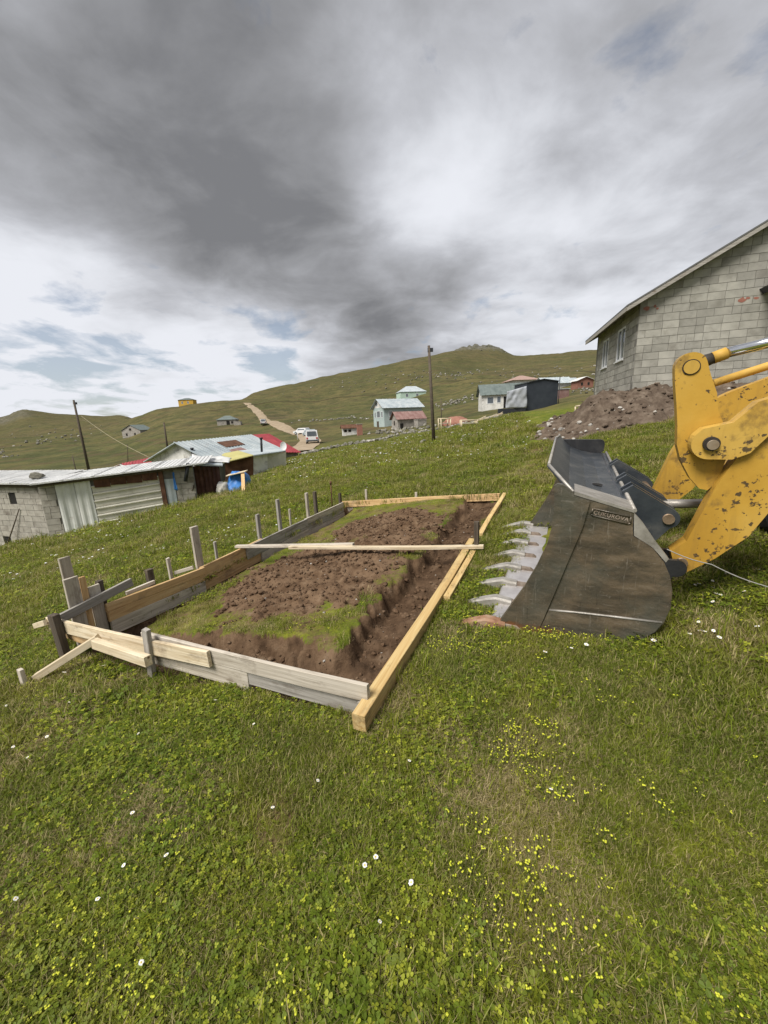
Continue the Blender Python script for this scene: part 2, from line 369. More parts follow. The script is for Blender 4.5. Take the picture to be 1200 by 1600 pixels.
mat('plaster_teal', [(.3, (.31, .39, .38)), (.7, (.43, .50, .49))], scale=1.0, rough=.9, dirt=((.3, .3, .27), 2.0, .62, .4))
mat('plaster_mint', [(.3, (.38, .52, .44)), (.7, (.50, .63, .54))], scale=1.0, rough=.9)
mat('plaster_yellow', [(.3, (.50, .30, .05)), (.7, (.62, .40, .08))], scale=1.0, rough=.9)
mat('rubble_wall', [(.3, (.20, .185, .165)), (.5, (.31, .29, .26)), (.75, (.43, .40, .36))], scale=2.6, bump=.8, bscale=4, rough=.95, dirt=((.12, .10, .085), 3.0, .55, .6))
mat('brick_red', [(.3, (.24, .11, .08)), (.7, (.33, .165, .12))], scale=2.5, rough=.9, bump=.3, rnd=.1)
mat('tile_roof', [(.3, (.28, .18, .15)), (.7, (.38, .27, .23))], scale=2, rough=.85, bump=.3)
mat('green_roof', [(.3, (.10, .125, .12)), (.7, (.16, .19, .18))], scale=1.2, rough=.55)
mat('dark_panel', [(.3, (.026, .032, .042)), (.7, (.042, .050, .062))], scale=1.2, rough=.55)
mat('grey_tarp', [(.3, (.26, .28, .31)), (.7, (.42, .44, .48))], scale=1.2, rough=.6, bump=.2)
mat('blue_tarp', [(.3, (.03, .13, .40)), (.7, (.06, .24, .62))], scale=2.4, rough=.45, bump=.3, dirt=((.3, .4, .55), 4, .62, .5))
mat('sack', [(.3, (.42, .40, .36)), (.7, (.62, .60, .56))], scale=3, rough=.8, bump=.3)
mat('pvc', [(.3, (.66, .67, .68)), (.7, (.74, .75, .76))], scale=1, rough=.4)
mat('glass', [(.3, (.10, .12, .14)), (.7, (.16, .18, .21))], scale=.5, rough=.06, spec=.9)
mat('dark_void', [(.3, (.012, .012, .012)), (.7, (.022, .02, .018))], scale=2, rough=.9)
mat('black_metal', [(.3, (.018, .02, .024)), (.7, (.04, .043, .05))], scale=4, rough=.45)
mat('rubber', [(.3, (.012, .012, .012)), (.7, (.03, .03, .028))], scale=6, rough=.85, bump=.2)
mat('car_white', [(.3, (.66, .67, .68)), (.7, (.74, .75, .76))], scale=1, rough=.25, spec=.5)
mat('car_dark', [(.3, (.05, .055, .06)), (.7, (.08, .085, .09))], scale=1, rough=.3, spec=.5)
mat('red_lamp', [(.3, (.35, .02, .02)), (.7, (.45, .03, .03))], scale=1, rough=.3)
mat('wire', [(.3, (.30, .26, .18)), (.7, (.42, .36, .25))], scale=3, rough=.7)
mat('steel_rope', [(.3, (.20, .20, .19)), (.7, (.34, .33, .31))], scale=12, rough=.6)
mat('cat_yellow', [(.3, (.40, .225, .032)), (.5, (.48, .285, .045)), (.75, (.53, .35, .085))], scale=1.6, rough=.48, rough_var=.2, bump=.06, bscale=40, dirt=((.15, .095, .035), 5.5, .57, .75), dist=.4, chips=((.05, .037, .027), 24, .635))
mat('yellow_worn', [(.3, (.42, .25, .05)), (.5, (.58, .35, .07)), (.75, (.62, .42, .15))], scale=3, rough=.6, bump=.1, bscale=30, dirt=((.06, .045, .035), 5.0, .53, .9))
mat('grease', [(.3, (.018, .015, .013)), (.7, (.05, .042, .035))], scale=9, rough=.5, bump=.2)
mat('pin_steel', [(.3, (.16, .11, .07)), (.5, (.30, .22, .15)), (.75, (.40, .34, .27))], scale=9, rough=.5, metal=.5)
mat('chrome', [(.3, (.70, .71, .73)), (.7, (.80, .81, .83))], scale=2, rough=.14, metal=1.0)
mat('bucket_dark', [(.25, (.020, .021, .024)), (.5, (.040, .041, .044)), (.75, (.085, .082, .08))], scale=3.4, rough=.38, metal=.35, rough_var=.3, bump=.1, bscale=30, dirt=((.13, .10, .08), 3.0, .57, .7), dist=.6)
mat('bucket_blue', [(.25, (.030, .036, .045)), (.5, (.050, .058, .068)), (.75, (.12, .12, .12))], scale=5, rough=.30, metal=.3, bump=.1, bscale=40, dirt=((.22, .20, .18), 6.0, .62, .6))
mat('worn_steel', [(.25, (.20, .185, .16)), (.5, (.34, .32, .29)), (.75, (.50, .475, .44))], scale=9, rough=.42, metal=.35, bump=.12, bscale=40, stretch=(1, 3, 1), rnd=.1)
mat('adapter_steel', [(.3, (.13, .10, .08)), (.5, (.24, .19, .15)), (.75, (.36, .31, .26))], scale=12, rough=.6, bump=.2, metal=.2, rnd=.15)
mat('rusty_steel', [(.3, (.16, .075, .04)), (.5, (.27, .15, .09)), (.75, (.36, .27, .20))], scale=9, rough=.7, bump=.2)
mat('polished_edge', [(.3, (.36, .34, .34)), (.6, (.50, .48, .48)), (.8, (.60, .58, .58))], scale=6, rough=.35, metal=.45, dirt=((.3, .22, .16), 5, .62, .6))
def plate_mat():
    m = bpy.data.materials.new('bucket_plate'); m.use_nodes = True; t = NT(m.node_tree)
    co = t.node('ShaderNodeTexCoord').outputs['Object']
    sx = t.node('ShaderNodeSeparateXYZ', ins={0: co})
    n = t.noise(t.mapping(co, scale=(2.2, 2.2, 6)), 1.6, 7, .6, .5)
    c = t.ramp(n, [(.30, (.050, .043, .034)), (.46, (.095, .076, .054)), (.60, (.155, .118, .080)), (.78, (.24, .195, .14))])
    g = t.noise(co, 2.1, 4, .6)
    c = t.mix(t.ramp(g, [(.45, 0.0), (.62, .7)]), c, (.095, .098, .082))
    sc = t.noise(t.mapping(co, scale=(3, 3, 60)), 1.0, 6, .7)
    c = t.mix(t.ramp(sc, [(.60, 0.0), (.72, .35)]), c, (.24, .21, .175))
    for ss, am in (((60, 3, 4), .40), ((7, 3, 70), .35), ((30, 3, 30), .30)):
        k_ = t.noise(t.mapping(co, scale=ss), 1.0, 3, .6, 1.2); c = t.mix(t.ramp(k_, [(.64, 0.0), (.70, am)]), c, (.30, .27, .23)); c = t.mix(t.ramp(k_, [(.28, am), (.36, 0.0)]), c, (.03, .027, .022))
    # rust stays along the foot of the plate where it scrapes the ground
    zz = t.math('MULTIPLY_ADD', t.noise(co, 9, 5, .7), .17, t.math('MULTIPLY_ADD', sx.outputs[0], .06, sx.outputs[2]))
    c = t.mix(t.ramp(zz, [(.235, .9), (.262, 0.0)]), c, (.20, .085, .035))
    b = t.node('ShaderNodeBsdfPrincipled', ins={'Base Color': c, 'Metallic': .3, 'Roughness': t.math('MULTIPLY_ADD', n, .35, .20)})
    t.l.new(t.node('ShaderNodeBump', ins={'Strength': .30, 'Distance': .012, 'Height': t.math('MULTIPLY_ADD', t.noise(co, 5, 3, .5), 2.5, t.noise(co, 40, 5, .7))}).outputs[0], b.inputs['Normal'])
    t.node('ShaderNodeOutputMaterial', ins={0: b.outputs[0]}); MATS['bucket_plate'] = m
plate_mat()
def hill_colour(t, pos):
    """meadow colours by place, shared by the turf sheet and the blades"""
    big = t.noise(t.mapping(pos, scale=(1, 1, .6)), .9, 5, .62)
    mid = t.noise(pos, 3.1, 4, .6)
    c = t.ramp(big, [(.32, (.090, .135, .012)), (.45, (.145, .175, .016)), (.56, (.195, .200, .022)), (.70, (.27, .245, .065))])
    c = t.mix(t.ramp(mid, [(.40, .55), (.60, 0.0)]), c, (.062, .100, .012))
    c = t.mix(t.ramp(mid, [(.60, 0.0), (.74, .75)]), c, (.27, .22, .115))
    return c
def ground_mat():
    m = bpy.data.materials.new('turf'); m.use_nodes = True; t = NT(m.node_tree)
    pos = t.node('ShaderNodeNewGeometry').outputs['Position']
    near = hill_colour(t, pos)
    near = t.mix(t.ramp(t.noise(pos, 42, 5, .7), [(.36, .65), (.62, 0.0)]), near, (.055, .060, .018))
    # hills: broad bands of heath, pasture and stony ground
    f1 = t.noise(t.mapping(pos, scale=(1, 1, 2.5)), .016, 7, .6, .4); f2 = t.noise(pos, .12, 6, .65); f3 = t.noise(pos, .9, 5, .7)
    far = t.ramp(f1, [(.34, (.075, .080, .030)), (.46, (.100, .097, .037)), (.55, (.128, .110, .046)), (.68, (.096, .078, .044))])
    far = t.mix(t.ramp(f2, [(.40, .75), (.54, 0.0)]), far, (.050, .058, .024))
    f5 = t.noise(t.mapping(pos, scale=(1, 1, .4)), .42, 5, .7)
    far = t.mix(t.ramp(f5, [(.34, .7), (.50, 0.0)]), far, (.040, .046, .020))
    far = t.mix(t.ramp(f5, [(.58, 0.0), (.72, .55)]), far, (.16, .135, .075))
    f4 = t.noise(t.mapping(pos, scale=(.35, .35, 6)), .16, 5, .65)
    far = t.mix(t.ramp(f4, [(.52, 0.0), (.63, .65)]), far, (.092, .066, .038))
    far = t.mix(t.ramp(f2, [(.56, 0.0), (.72, .6)]), far, (.145, .125, .055))
    far = t.mix(t.ramp(f3, [(.62, 0.0), (.76, .5)]), far, (.17, .15, .10))
    far = t.mix(t.ramp(f3, [(.26, .5), (.42, 0.0)]), far, (.03, .036, .016))
    cd = t.node('ShaderNodeVectorMath', operation='LENGTH', ins={0: pos}).outputs['Value']
    base = t.mix(t.ramp(t.math('MULTIPLY', cd, .01), [(.24, 0.0), (.60, 1.0)]), near, far)
    at1 = t.node('ShaderNodeAttribute', attribute_name='soil').outputs['Fac']; at2 = t.node('ShaderNodeAttribute', attribute_name='rock').outputs['Fac']
    sn = t.noise(pos, 7, 8, .65); sn2 = t.noise(pos, 1.6, 4, .6)
    soil = t.ramp(sn, [(.30, (.050, .030, .018)), (.48, (.110, .068, .040)), (.62, (.165, .110, .068)), (.78, (.23, .175, .125))])
    soil = t.mix(t.ramp(sn2, [(.42, .0), (.62, .5)]), soil, (.19, .125, .078))
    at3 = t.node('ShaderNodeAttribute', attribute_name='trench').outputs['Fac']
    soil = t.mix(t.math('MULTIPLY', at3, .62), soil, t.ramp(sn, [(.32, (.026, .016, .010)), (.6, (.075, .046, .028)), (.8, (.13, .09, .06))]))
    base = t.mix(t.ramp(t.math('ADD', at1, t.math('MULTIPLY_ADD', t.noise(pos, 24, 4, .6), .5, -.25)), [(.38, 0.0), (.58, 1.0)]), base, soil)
    rk = t.ramp(t.noise(pos, .22, 7, .7), [(.32, (.045, .05, .03)), (.5, (.12, .115, .095)), (.7, (.21, .20, .175))])
    hb = t.ramp(t.math('MULTIPLY', cd, .001), [(.16, 0.0), (.45, .42)])
    base = t.mix(hb, base, (.085, .074, .036))
    base = t.mix(t.math('MULTIPLY', at2, .85), base, rk)
    b = t.node('ShaderNodeBsdfPrincipled', ins={'Base Color': base, 'Roughness': .95}); b.inputs['Specular IOR Level'].default_value = .08
    hgt = t.math('ADD', t.math('MULTIPLY', t.noise(pos, 30, 6, .7), 1.0), t.math('MULTIPLY', t.noise(pos, 5, 4, .6), 1.5))
    bp = t.node('ShaderNodeBump', ins={'Strength': .6, 'Distance': .03, 'Height': hgt})
    bp2 = t.node('ShaderNodeBump', ins={'Strength': t.ramp(t.math('MULTIPLY', cd, .01), [(.2, 0.0), (.7, .7)]), 'Distance': 2.0, 'Height': f2, 'Normal': bp.outputs[0]})
    t.l.new(bp2.outputs[0], b.inputs['Normal'])
    t.node('ShaderNodeOutputMaterial', ins={0: b.outputs[0]}); MATS['turf'] = m
ground_mat()
def blade_mat(name, mode):
    m = bpy.data.materials.new(name); m.use_nodes = True; t = NT(m.node_tree)
    pos = t.node('ShaderNodeNewGeometry').outputs['Position']
    tint = t.node('ShaderNodeAttribute', attribute_name='tint').outputs['Color']
    ts = t.node('ShaderNodeSeparateColor', ins={0: tint})
    base = hill_colour(t, pos)
    oi = t.node('ShaderNodeObjectInfo').outputs['Random']
    if mode == 'grass':
        c = t.mix(.30, base, (.19, .225, .020))
        c = t.mix(t.ramp(ts.outputs[0], [(.70, 0.0), (.86, .85)]), c, (.34, .28, .14))
    elif mode == 'dry':
        c = t.mix(t.ramp(ts.outputs[0], [(.3, 0.0), (.8, 1.0)]), (.27, .22, .10), (.42, .35, .20))
    else:
        c = t.mix(.40, base, (.140, .210, .018))
        c = t.mix(t.ramp(ts.outputs[0], [(.62, 0.0), (.85, .8)]), c, (.33, .345, .035))
    h = t.node('ShaderNodeHueSaturation', ins={'Color': c, 'Value': t.math('ADD', t.math('MULTIPLY_ADD', ts.outputs[1], .95, .52), t.math('MULTIPLY_ADD', oi, .36, -.05))})
    h.inputs['Saturation'].default_value = 1.0
    d = t.node('ShaderNodeBsdfPrincipled', ins={'Base Color': h.outputs[0], 'Roughness': .55}); d.inputs['Specular IOR Level'].default_value = .25
    tr = t.node('ShaderNodeBsdfTranslucent', ins={0: h.outputs[0]})
    mx = t.node('ShaderNodeMixShader', ins={0: .42, 1: d.outputs[0], 2: tr.outputs[0]})
    t.node('ShaderNodeOutputMaterial', ins={0: mx.outputs[0]}); MATS[name] = m
blade_mat('grass_blade', 'grass'); blade_mat('dry_blade', 'dry'); blade_mat('clover_leaf', 'clover')
mat('yellow_petal', [(.3, (.44, .48, .03)), (.7, (.56, .56, .05))], scale=60, rough=.6)
mat('white_petal', [(.3, (.74, .74, .72)), (.7, (.80, .80, .78))], scale=60, rough=.6)
mat('flower_heart', [(.3, (.55, .38, .03)), (.7, (.65, .48, .05))], scale=80, rough=.8)
mat('flower_stem', [(.3, (.06, .10, .02)), (.7, (.10, .14, .03))], scale=30, rough=.7)
mat('heath_track', [(.3, (.050, .045, .022)), (.7, (.080, .070, .034))], scale=.5, rough=.95, coord='P', spec=.1)
mat('road_dirt', [(.3, (.22, .17, .115)), (.55, (.32, .255, .18)), (.8, (.40, .33, .25))], scale=.6, detail=7, rough=.95, coord='P', bump=.4, spec=.1)

# ------------------------------------------------------------------ ground sheet
def build_ground():
    az = np.radians(np.concatenate([np.arange(-180, -64, 4.0), np.arange(-64, 64, .36), np.arange(64, 180, 4.0)])); na = len(az)
    r = [.35]
    while r[-1] < 950: r.append(r[-1] * 1.0112)
    while r[-1] < 3800: r.append(r[-1] * 1.06)
    r = np.array(r); nr = len(r)
    X = (r[:, None] * np.sin(az)[None]).ravel(); Y = (r[:, None] * np.cos(az)[None]).ravel()
    Z = H(X, Y); tr, so, ob = masks(X, Y)
    co = np.stack([X, Y, Z], 1); co = np.vstack([co, [[0, 0, float(H(0, 0))]]])
    i = np.arange(nr - 1)[:, None] * na; j = np.arange(na)[None]; j2 = (j + 1) % na
    q = np.stack([i + j, i + na + j, i + na + j2, i + j2], -1).reshape(-1, 4)
    tri = np.stack([np.full(na, nr * na), np.arange(na), (np.arange(na) + 1) % na], 1)
    me = bpy.data.meshes.new('ground')
    me.vertices.add(len(co)); me.vertices.foreach_set('co', co.ravel())
    nl = q.size + tri.size; me.loops.add(nl); me.loops.foreach_set('vertex_index', np.concatenate([q.ravel(), tri.ravel()]))
    npoly = len(q) + len(tri); me.polygons.add(npoly)
    me.polygons.foreach_set('loop_start', np.concatenate([np.arange(len(q)) * 4, q.size + np.arange(len(tri)) * 3]))
    me.polygons.foreach_set('use_smooth', np.ones(npoly, bool))
    me.update(calc_edges=True); me.validate()
    a = me.attributes.new('soil', 'FLOAT', 'POINT'); uu, vv = fuv(X, Y); inn = sstep(-.02, .05, uu) * sstep(5.16, 5.05, uu) * sstep(0, .05, vv) * sstep(3.12, 3.05, vv)
    rr = np.hypot(X, Y); bare = sstep(.66, .74, fbm(X * 1.7, Y * 1.7, 141, 4)) * sstep(40, 20, rr) * .5
    a.data.foreach_set('value', np.append(np.clip(np.maximum(np.maximum(np.clip(tr * 3, 0, 1), so) + ob, np.maximum(inn * (.24 + .38 * fbm(X * 4, Y * 4, 143, 3)), bare)), 0, 1), 0))
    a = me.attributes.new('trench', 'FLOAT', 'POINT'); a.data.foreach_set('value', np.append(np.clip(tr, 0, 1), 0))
    a = me.attributes.new('rock', 'FLOAT', 'POINT'); a.data.foreach_set('value', np.append(rockm(X, Y), 0))
    me.materials.append(MATS['turf'])
    o = bpy.data.objects.new('ground', me); COL.objects.link(o); tag(o, 'sloping green mountain meadow and hillsides', kind='structure')
    # wind normals up
    if me.polygons[len(q) // 2].normal.z < 0: me.flip_normals()
build_ground()
def road(pts, half, m, name, label):
    c = [gp(*p) for p in pts]; fine = []
    for a, b in zip(c, c[1:]):
        n = max(2, int((b - a).length / 2.5)); fine += [a.lerp(b, k / n) for k in range(n)]
    fine.append(c[-1])
    for _ in range(6): fine = [fine[0]] + [(fine[i - 1] + fine[i] * 2 + fine[i + 1]) / 4 for i in range(1, len(fine) - 1)] + [fine[-1]]
    vs, fs = [], []
    for i, p in enumerate(fine):
        d = (fine[min(i + 1, len(fine) - 1)] - fine[max(i - 1, 0)]); s = Vector((d.y, -d.x, 0)).normalized()
        w = half + .3 * half * float(vnoise(i * .4, 3.3, 9))
        for k in (-1, -.35, .35, 1):
            q = p + s * w * k; vs.append((q.x, q.y, onground(q.x, q.y) + .16 - (.10 if abs(k) == 1 else 0)))
        if i:
            for k in range(3): a = (i - 1) * 4 + k; fs.append((a, a + 1, a + 5, a + 4))
    o = mesh_obj(name, vs, fs, MATS[m], smooth=True); tag(o, label, kind='structure')
road([(385, 634), (398, 641), (408, 650), (420, 661), (438, 668), (458, 674), (478, 680), (486, 689), (476, 698), (458, 708)], 1.7, 'road_dirt', 'dirt_road', 'pale dirt track winding up the hillside')
road([(330, 646), (400, 635), (470, 626), (540, 619), (600, 613), (660, 606), (720, 600), (790, 592), (860, 586), (930, 580)], 1.3, 'heath_track', 'hill_path', 'faint dark path crossing the hillside')

# ------------------------------------------------------------------ boards
def board(name, p0, p1, h, th, m, parent=None, up=(0, 0, 1), wob=.007, sag=0.0, nseg=None, bv=.003):
    """p0-p1 is the middle of the top edge; the plank hangs h below it"""
    p0, p1 = Vector(p0), Vector(p1); X = (p1 - p0); L = X.length; X.normalize()
    Z = Vector(up); Z = (Z - X * Z.dot(X)).normalized(); Y = Z.cross(X)
    bm = bmesh.new(); n = nseg or max(1, int(L / .35)); rings = []
    ph = random.uniform(0, 6)
    for i in range(n + 1):
        x = L * i / n; dy = wob * math.sin(x * 2.1 + ph); dz = wob * .7 * math.sin(x * 1.7 + ph * 2) - sag * 4 * (i / n) * (1 - i / n)
        b = bv
        pr = [(-th / 2 + b, 0), (th / 2 - b, 0), (th / 2, -b), (th / 2, -h + b), (th / 2 - b, -h), (-th / 2 + b, -h), (-th / 2, -h + b), (-th / 2, -b)]
        rings.append([bm.verts.new((x + random.uniform(-1, 1) * (.004 if i in (0, n) else 0), y + dy, z + dz)) for y, z in pr])
    for A, B in zip(rings, rings[1:]):
        for k in range(8): bm.faces.new((A[k], B[k], B[(k + 1) % 8], A[(k + 1) % 8]))
    bm.faces.new(rings[0]); bm.faces.new(rings[-1][::-1])
    o = bm_obj(name, bm, MATS[m], parent)
    M = Matrix(((X.x, Y.x, Z.x, p0.x), (X.y, Y.y, Z.y, p0.y), (X.z, Y.z, Z.z, p0.z), (0, 0, 0, 1)))
    o.matrix_world = M if parent is None else parent.matrix_world.inverted() @ M
    if parent is not None: o.matrix_parent_inverse = Matrix.Identity(4); o.matrix_local = parent.matrix_basis.inverted() @ M
    return o
def stake(name, base, top, w, th, m, parent=None, face=FU):
    """upright stake: plank standing on end"""
    base, top = Vector(base), Vector(top)
    return board(name, base - FV * 0, top, w, th, m, parent, up=FV if face is FU else FU, wob=.002, nseg=3)
def fv_hit(px, py, v):   # on a plane parallel to the long sides
    return on_plane(px, py, fw(0, v, 0), FV)
def fu_hit(px, py, u):   # on a plane parallel to the short sides
    return on_plane(px, py, fw(u, 0, 0), FU)

F = empty('wooden_formwork', fw(2.5, 1.5, 0)); bpy.context.view_layer.update()
tag(F, 'rectangular frame of nailed planks and stakes around the dug plot on the meadow', 'formwork')
bpy.context.view_layer.update()
# near side
board('board', fw(-.035, 3.22, .055), fw(-.035, 1.22, .165), .115, .028, 'pine_pale', F)
board('board', fw(.0, 1.96, .145), fw(.0, .045, .212), .105, .028, 'wood_white', F)
board('board', fw(-.005, 2.28, .045), fw(-.005, .92, .075), .15, .026, 'wood_white', F)
board('board', fw(-.010, 3.02, -.045), fw(-.015, 2.38, -.055), .085, .026, 'pine_orange', F)
board('board', fw(.02, 2.72, -.06), fw(.02, 2.18, -.045), .12, .024, 'wood_white', F)
board('board', fw(.012, .95, .085), fw(.012, .06, .11), .11, .024, 'wood_grey', F)
# long right side: heavy fresh beams
board('beam', fw(-.13, .035, .122), fw(2.78, .045, .215), .105, .075, 'pine_fresh', F, wob=.006)
board('beam', fw(1.32, -.035, .148), fw(2.62, -.03, .20), .12, .058, 'pine_fresh', F)
board('beam', fw(2.95, -.015, .232), fw(5.16, -.01, .345), .10, .06, 'pine_fresh', F)
# far side
board('board', fw(5.09, 3.24, .058), fw(5.09, .05, .338), .125, .03, 'pine_orange', F)
board('board', fw(5.10, 3.2, -.062), fw(5.10, 1.18, .118), .13, .028, 'wood_white', F)
# left side
board('board', fw(.36, 3.05, .015), fw(1.49, 3.05, -.022), .085, .03, 'pine_orange', F)
board('board', fw(.36, 3.056, -.068), fw(1.48, 3.056, -.105), .10, .03, 'pine_orange', F)
board('board', fw(.37, 3.06, -.165), fw(1.48, 3.06, -.20), .15, .03, 'wood_white', F)
board('board', fw(1.46, 3.085, -.026), fw(2.55, 3.08, .024), .165, .03, 'pine_orange', F)
board('board', fw(1.47, 3.088, -.19), fw(2.5, 3.084, -.145), .15, .03, 'pine_orange', F)
board('board', fw(2.2, 3.045, .0), fw(3.64, 3.045, .053), .18, .028, 'wood_grey', F)
board('board', fw(2.48, 3.05, -.172), fw(3.64, 3.05, -.13), .18, .028, 'wood_white', F)
board('board', fw(3.62, 3.07, .052), fw(4.90, 3.07, .086), .10, .028, 'wood_white', F)
board('board', fw(3.62, 3.075, -.05), fw(4.90, 3.075, -.018), .11, .028, 'wood_grey', F)
board('board', fw(3.62, 3.07, -.162), fw(4.92, 3.07, -.13), .14, .028, 'wood_white', F)
# upright planks and rail at the near left corner
board('board', fw(.085, 3.10, -.34), fw(.095, 3.10, .365), .115, .026, 'wood_white', F, up=-FU)
board('board', fw(.203, 3.103, -.34), fw(.212, 3.103, .335), .05, .026, 'pine_orange', F, up=-FU)
board('board', fw(.262, 3.112, -.34), fw(.268, 3.112, .215), .10, .026, 'wood_white', F, up=-FU)
board('board', fw(.36, 3.14, -.34), fw(.365, 3.14, .235), .05, .05, 'wood_dark', F, up=-FU)
board('rail', fw(-.02, 3.06, .085), fw(.62, 3.035, .175), .085, .028, 'wood_grey', F)
board('stake', fw(.175, 3.29, -.45), fw(.18, 3.30, .51), .09, .03, 'wood_white', F, up=-FU)
board('stake', fw(-.085, 2.98, -.40), fw(-.075, 3.02, .135), .085, .055, 'wood_dark', F, up=FV)
board('stake', fw(-.075, 1.86, -.30), fw(-.06, 1.82, .232), .055, .035, 'wood_grey', F, up=FV)
board('stake', fw(-.02, .10, -.12), fw(-.02, .10, .10), .04, .03, 'wood_grey', F, up=FV)
# braces at the near left corner
pk = gp(42, 1068); hub = fw(-.075, 2.42, .065)
board('brace', hub + Vector((0, 0, .0)), Vector((pk.x + .03, pk.y + .03, pk.z + .055)), .055, .05, 'pine_pale', F)
b2 = fu_hit(232, 1031, -.16)
board('brace', fw(-.11, 2.40, .055), b2 + Vector((0, 0, .035)), .075, .05, 'pine_pale', F)
board('stake', Vector((pk.x - .03, pk.y - .01, pk.z - .15)), Vector((pk.x - .04, pk.y, pk.z + .135)), .05, .03, 'wood_white', F, up=FV)
board('brace', fw(.0, 3.55, -.09), fw(-.05, 3.2, .035), .05, .04, 'pine_pale', F)
# stakes outside the left side
def lstake(px, pyt, v, w, th, m, zb=-.42, lean=0.0):
    p = fv_hit(px, pyt, v)
    b = Vector((p.x, p.y, onground(p.x, p.y) - .12)) + FU * lean
    return board('stake', b, p, w, th, m, F, up=FU, nseg=2, wob=.001)
lstake(308, 821, 3.13, .10, .035, 'wood_white')
lstake(404, 803, 3.12, .06, .04, 'wood_grey')
lstake(435, 780, 3.15, .055, .045, 'wood_grey')
lstake(480, 770, 3.12, .055, .04, 'wood_white')
lstake(532, 770, 3.11, .06, .045, 'wood_dark')
lstake(337, 846, 3.25, .035, .025, 'wood_grey')
lstake(453, 795, 3.25, .035, .025, 'wood_white')
lstake(237, 888, 3.16, .07, .05, 'wood_dark')
board('brace', fv_hit(240, 907, 3.12), fv_hit(196, 925, 3.12), .04, .03, 'wood_white', F)
pa = fv_hit(301, 884, 3.14); pb = fv_hit(272, 893, 3.36)
board('brace', pa, Vector((pb.x, pb.y, pb.z)), .04, .03, 'wood_white', F)
board('stake', Vector((pb.x, pb.y, onground(pb.x, pb.y) - .1)) - FU * .02, fv_hit(265, 871, 3.37), .04, .03, 'wood_white', F, up=FU)
# stakes on the far and right side
for px, pyt, m in ((570, 765, 'wood_white'), (648, 769, 'wood_white')):
    p = fu_hit(px, pyt, 5.16); board('stake', Vector((p.x, p.y, onground(p.x, p.y) - .1)), p, .045, .03, m, F, up=FV, nseg=2)
p = fv_hit(746, 814, -.06); board('stake', Vector((p.x, p.y, onground(p.x, p.y) - .1)), p, .055, .05, 'wood_pole', F, up=FU, nseg=2)
bpy.context.view_layer.update()
# loose battens lying across the frame
b0, b1 = fv_hit(366, 855, 3.16), fv_hit(756, 853, -.14); b0.z = max(b0.z, .045); b1.z = max(b1.z, .255)
tag(board('wooden_batten', b0 + FU * .03, b0.lerp(b1, .53) + FU * .03 + Vector((0, 0, .012)), .035, .06, 'wood_white', None), 'grey weathered batten lying across the left plank of the frame', 'batten', 'battens laid across the formwork')
tag(board('wooden_batten', b0.lerp(b1, .27) - FU * .035 + Vector((0, 0, -.004)), b1 - FU * .02, .035, .065, 'pine_pale', None), 'pale new batten resting on the fresh beam of the frame', 'batten', 'battens laid across the formwork')
# free-standing posts by the far left corner
p = fv_hit(493, 768, 3.30); tag(board('fence_post', Vector((p.x, p.y, onground(p.x, p.y) - .1)), p, .06, .055, 'wood_dark', None, up=FU, nseg=2), 'short dark green-black post standing outside the grey planks', 'post')
p = fv_hit(516, 752, 3.30); bm = bmesh.new(); g0 = onground(p.x, p.y)
tube(bm, [(p.x, p.y, g0 - .1), (p.x + .005, p.y, p.z - .05)], .012, 8); tube(bm, [(p.x + .005, p.y, p.z - .06), (p.x + .006, p.y, p.z)], .022, 8)
tag(bm_obj('iron_rod', bm, MATS['rust']), 'thin rusty iron rod with a dark cap upright by the frame corner', 'rod')

# ------------------------------------------------------------------ backhoe loader
LO = Vector((.89, 2.50, 0)); LB = Vector((.90, -.436, 0)).normalized(); LW = Vector((-LB.y, LB.x, 0)); ROLLK = .062
LD = empty('backhoe_loader', (LO.x + LB.x * 2.2 + LW.x * 1.15, LO.y + LB.y * 2.2 + LW.y * 1.15, .35)); bpy.context.view_layer.update()
tag(LD, 'yellow backhoe loader with its toothed steel bucket resting on the grass', 'loader')
def lw(s, off, z, roll=True):
    p = LO + LB * s + LW * off; return Vector((p.x, p.y, z + (ROLLK * off if roll else 0)))
def lobj(name, bm, m, parent=LD, smooth=False):
    """shapes are drawn in world axes; the object's own axes are the machine's (x back, y across)"""
    R = Matrix(((LB.x, LW.x, 0, LO.x), (LB.y, LW.y, 0, LO.y), (0, 0, 1, 0), (0, 0, 0, 1)))
    bmesh.ops.transform(bm, matrix=R.inverted(), verts=bm.verts)
    o = bm_obj(name, bm, MATS[m], None, smooth); o.parent = parent
    bpy.context.view_layer.update()
    o.matrix_parent_inverse = parent.matrix_world.inverted(); o.matrix_basis = R
    return o
BW = 2.32
side_out = [(-.094, .155), (.02, .118), (.141, .100), (.35, .112), (.57, .134), (.70, .160), (.781, .200), (.842, .262), (.878, .335), (.902, .44), (.899, .549), (.878, .64), (.844, .715), (.777, .804), (.715, .845), (.672, .869), (.664, .93), (.663, 1.016), (.434, 1.078), (.338, 1.117), (.300, 1.15), (.267, 1.172), (.238, 1.176), (.220, 1.160), (.222, 1.10), (.226, 1.00), (.218, .88), (.197, .767), (.14, .61), (.071, .456), (-.02, .29)]
fnb = lambda p, o: lw(p[0], o, p[1])
bm = bmesh.new()   # shell: floor, curved back and top sheet between the side plates
inner = [(-.16, .122), (.0, .105), (.20, .108), (.45, .125), (.62, .15), (.74, .205), (.80, .28), (.835, .38), (.845, .50), (.82, .62), (.775, .72), (.71, .80), (.655, .87), (.62, .95), (.60, 1.02)]
outer = [(s + .018 if z > .2 else s, z - .012 if z < .3 else z) for s, z in inner]
prof = inner + [(.625, 1.03)] + [(s + .03, z - .016) for s, z in inner[::-1]]
prism(bm, prof, fnb, .025, BW - .025)
bucket = lobj('bucket', bm, 'bucket_dark')
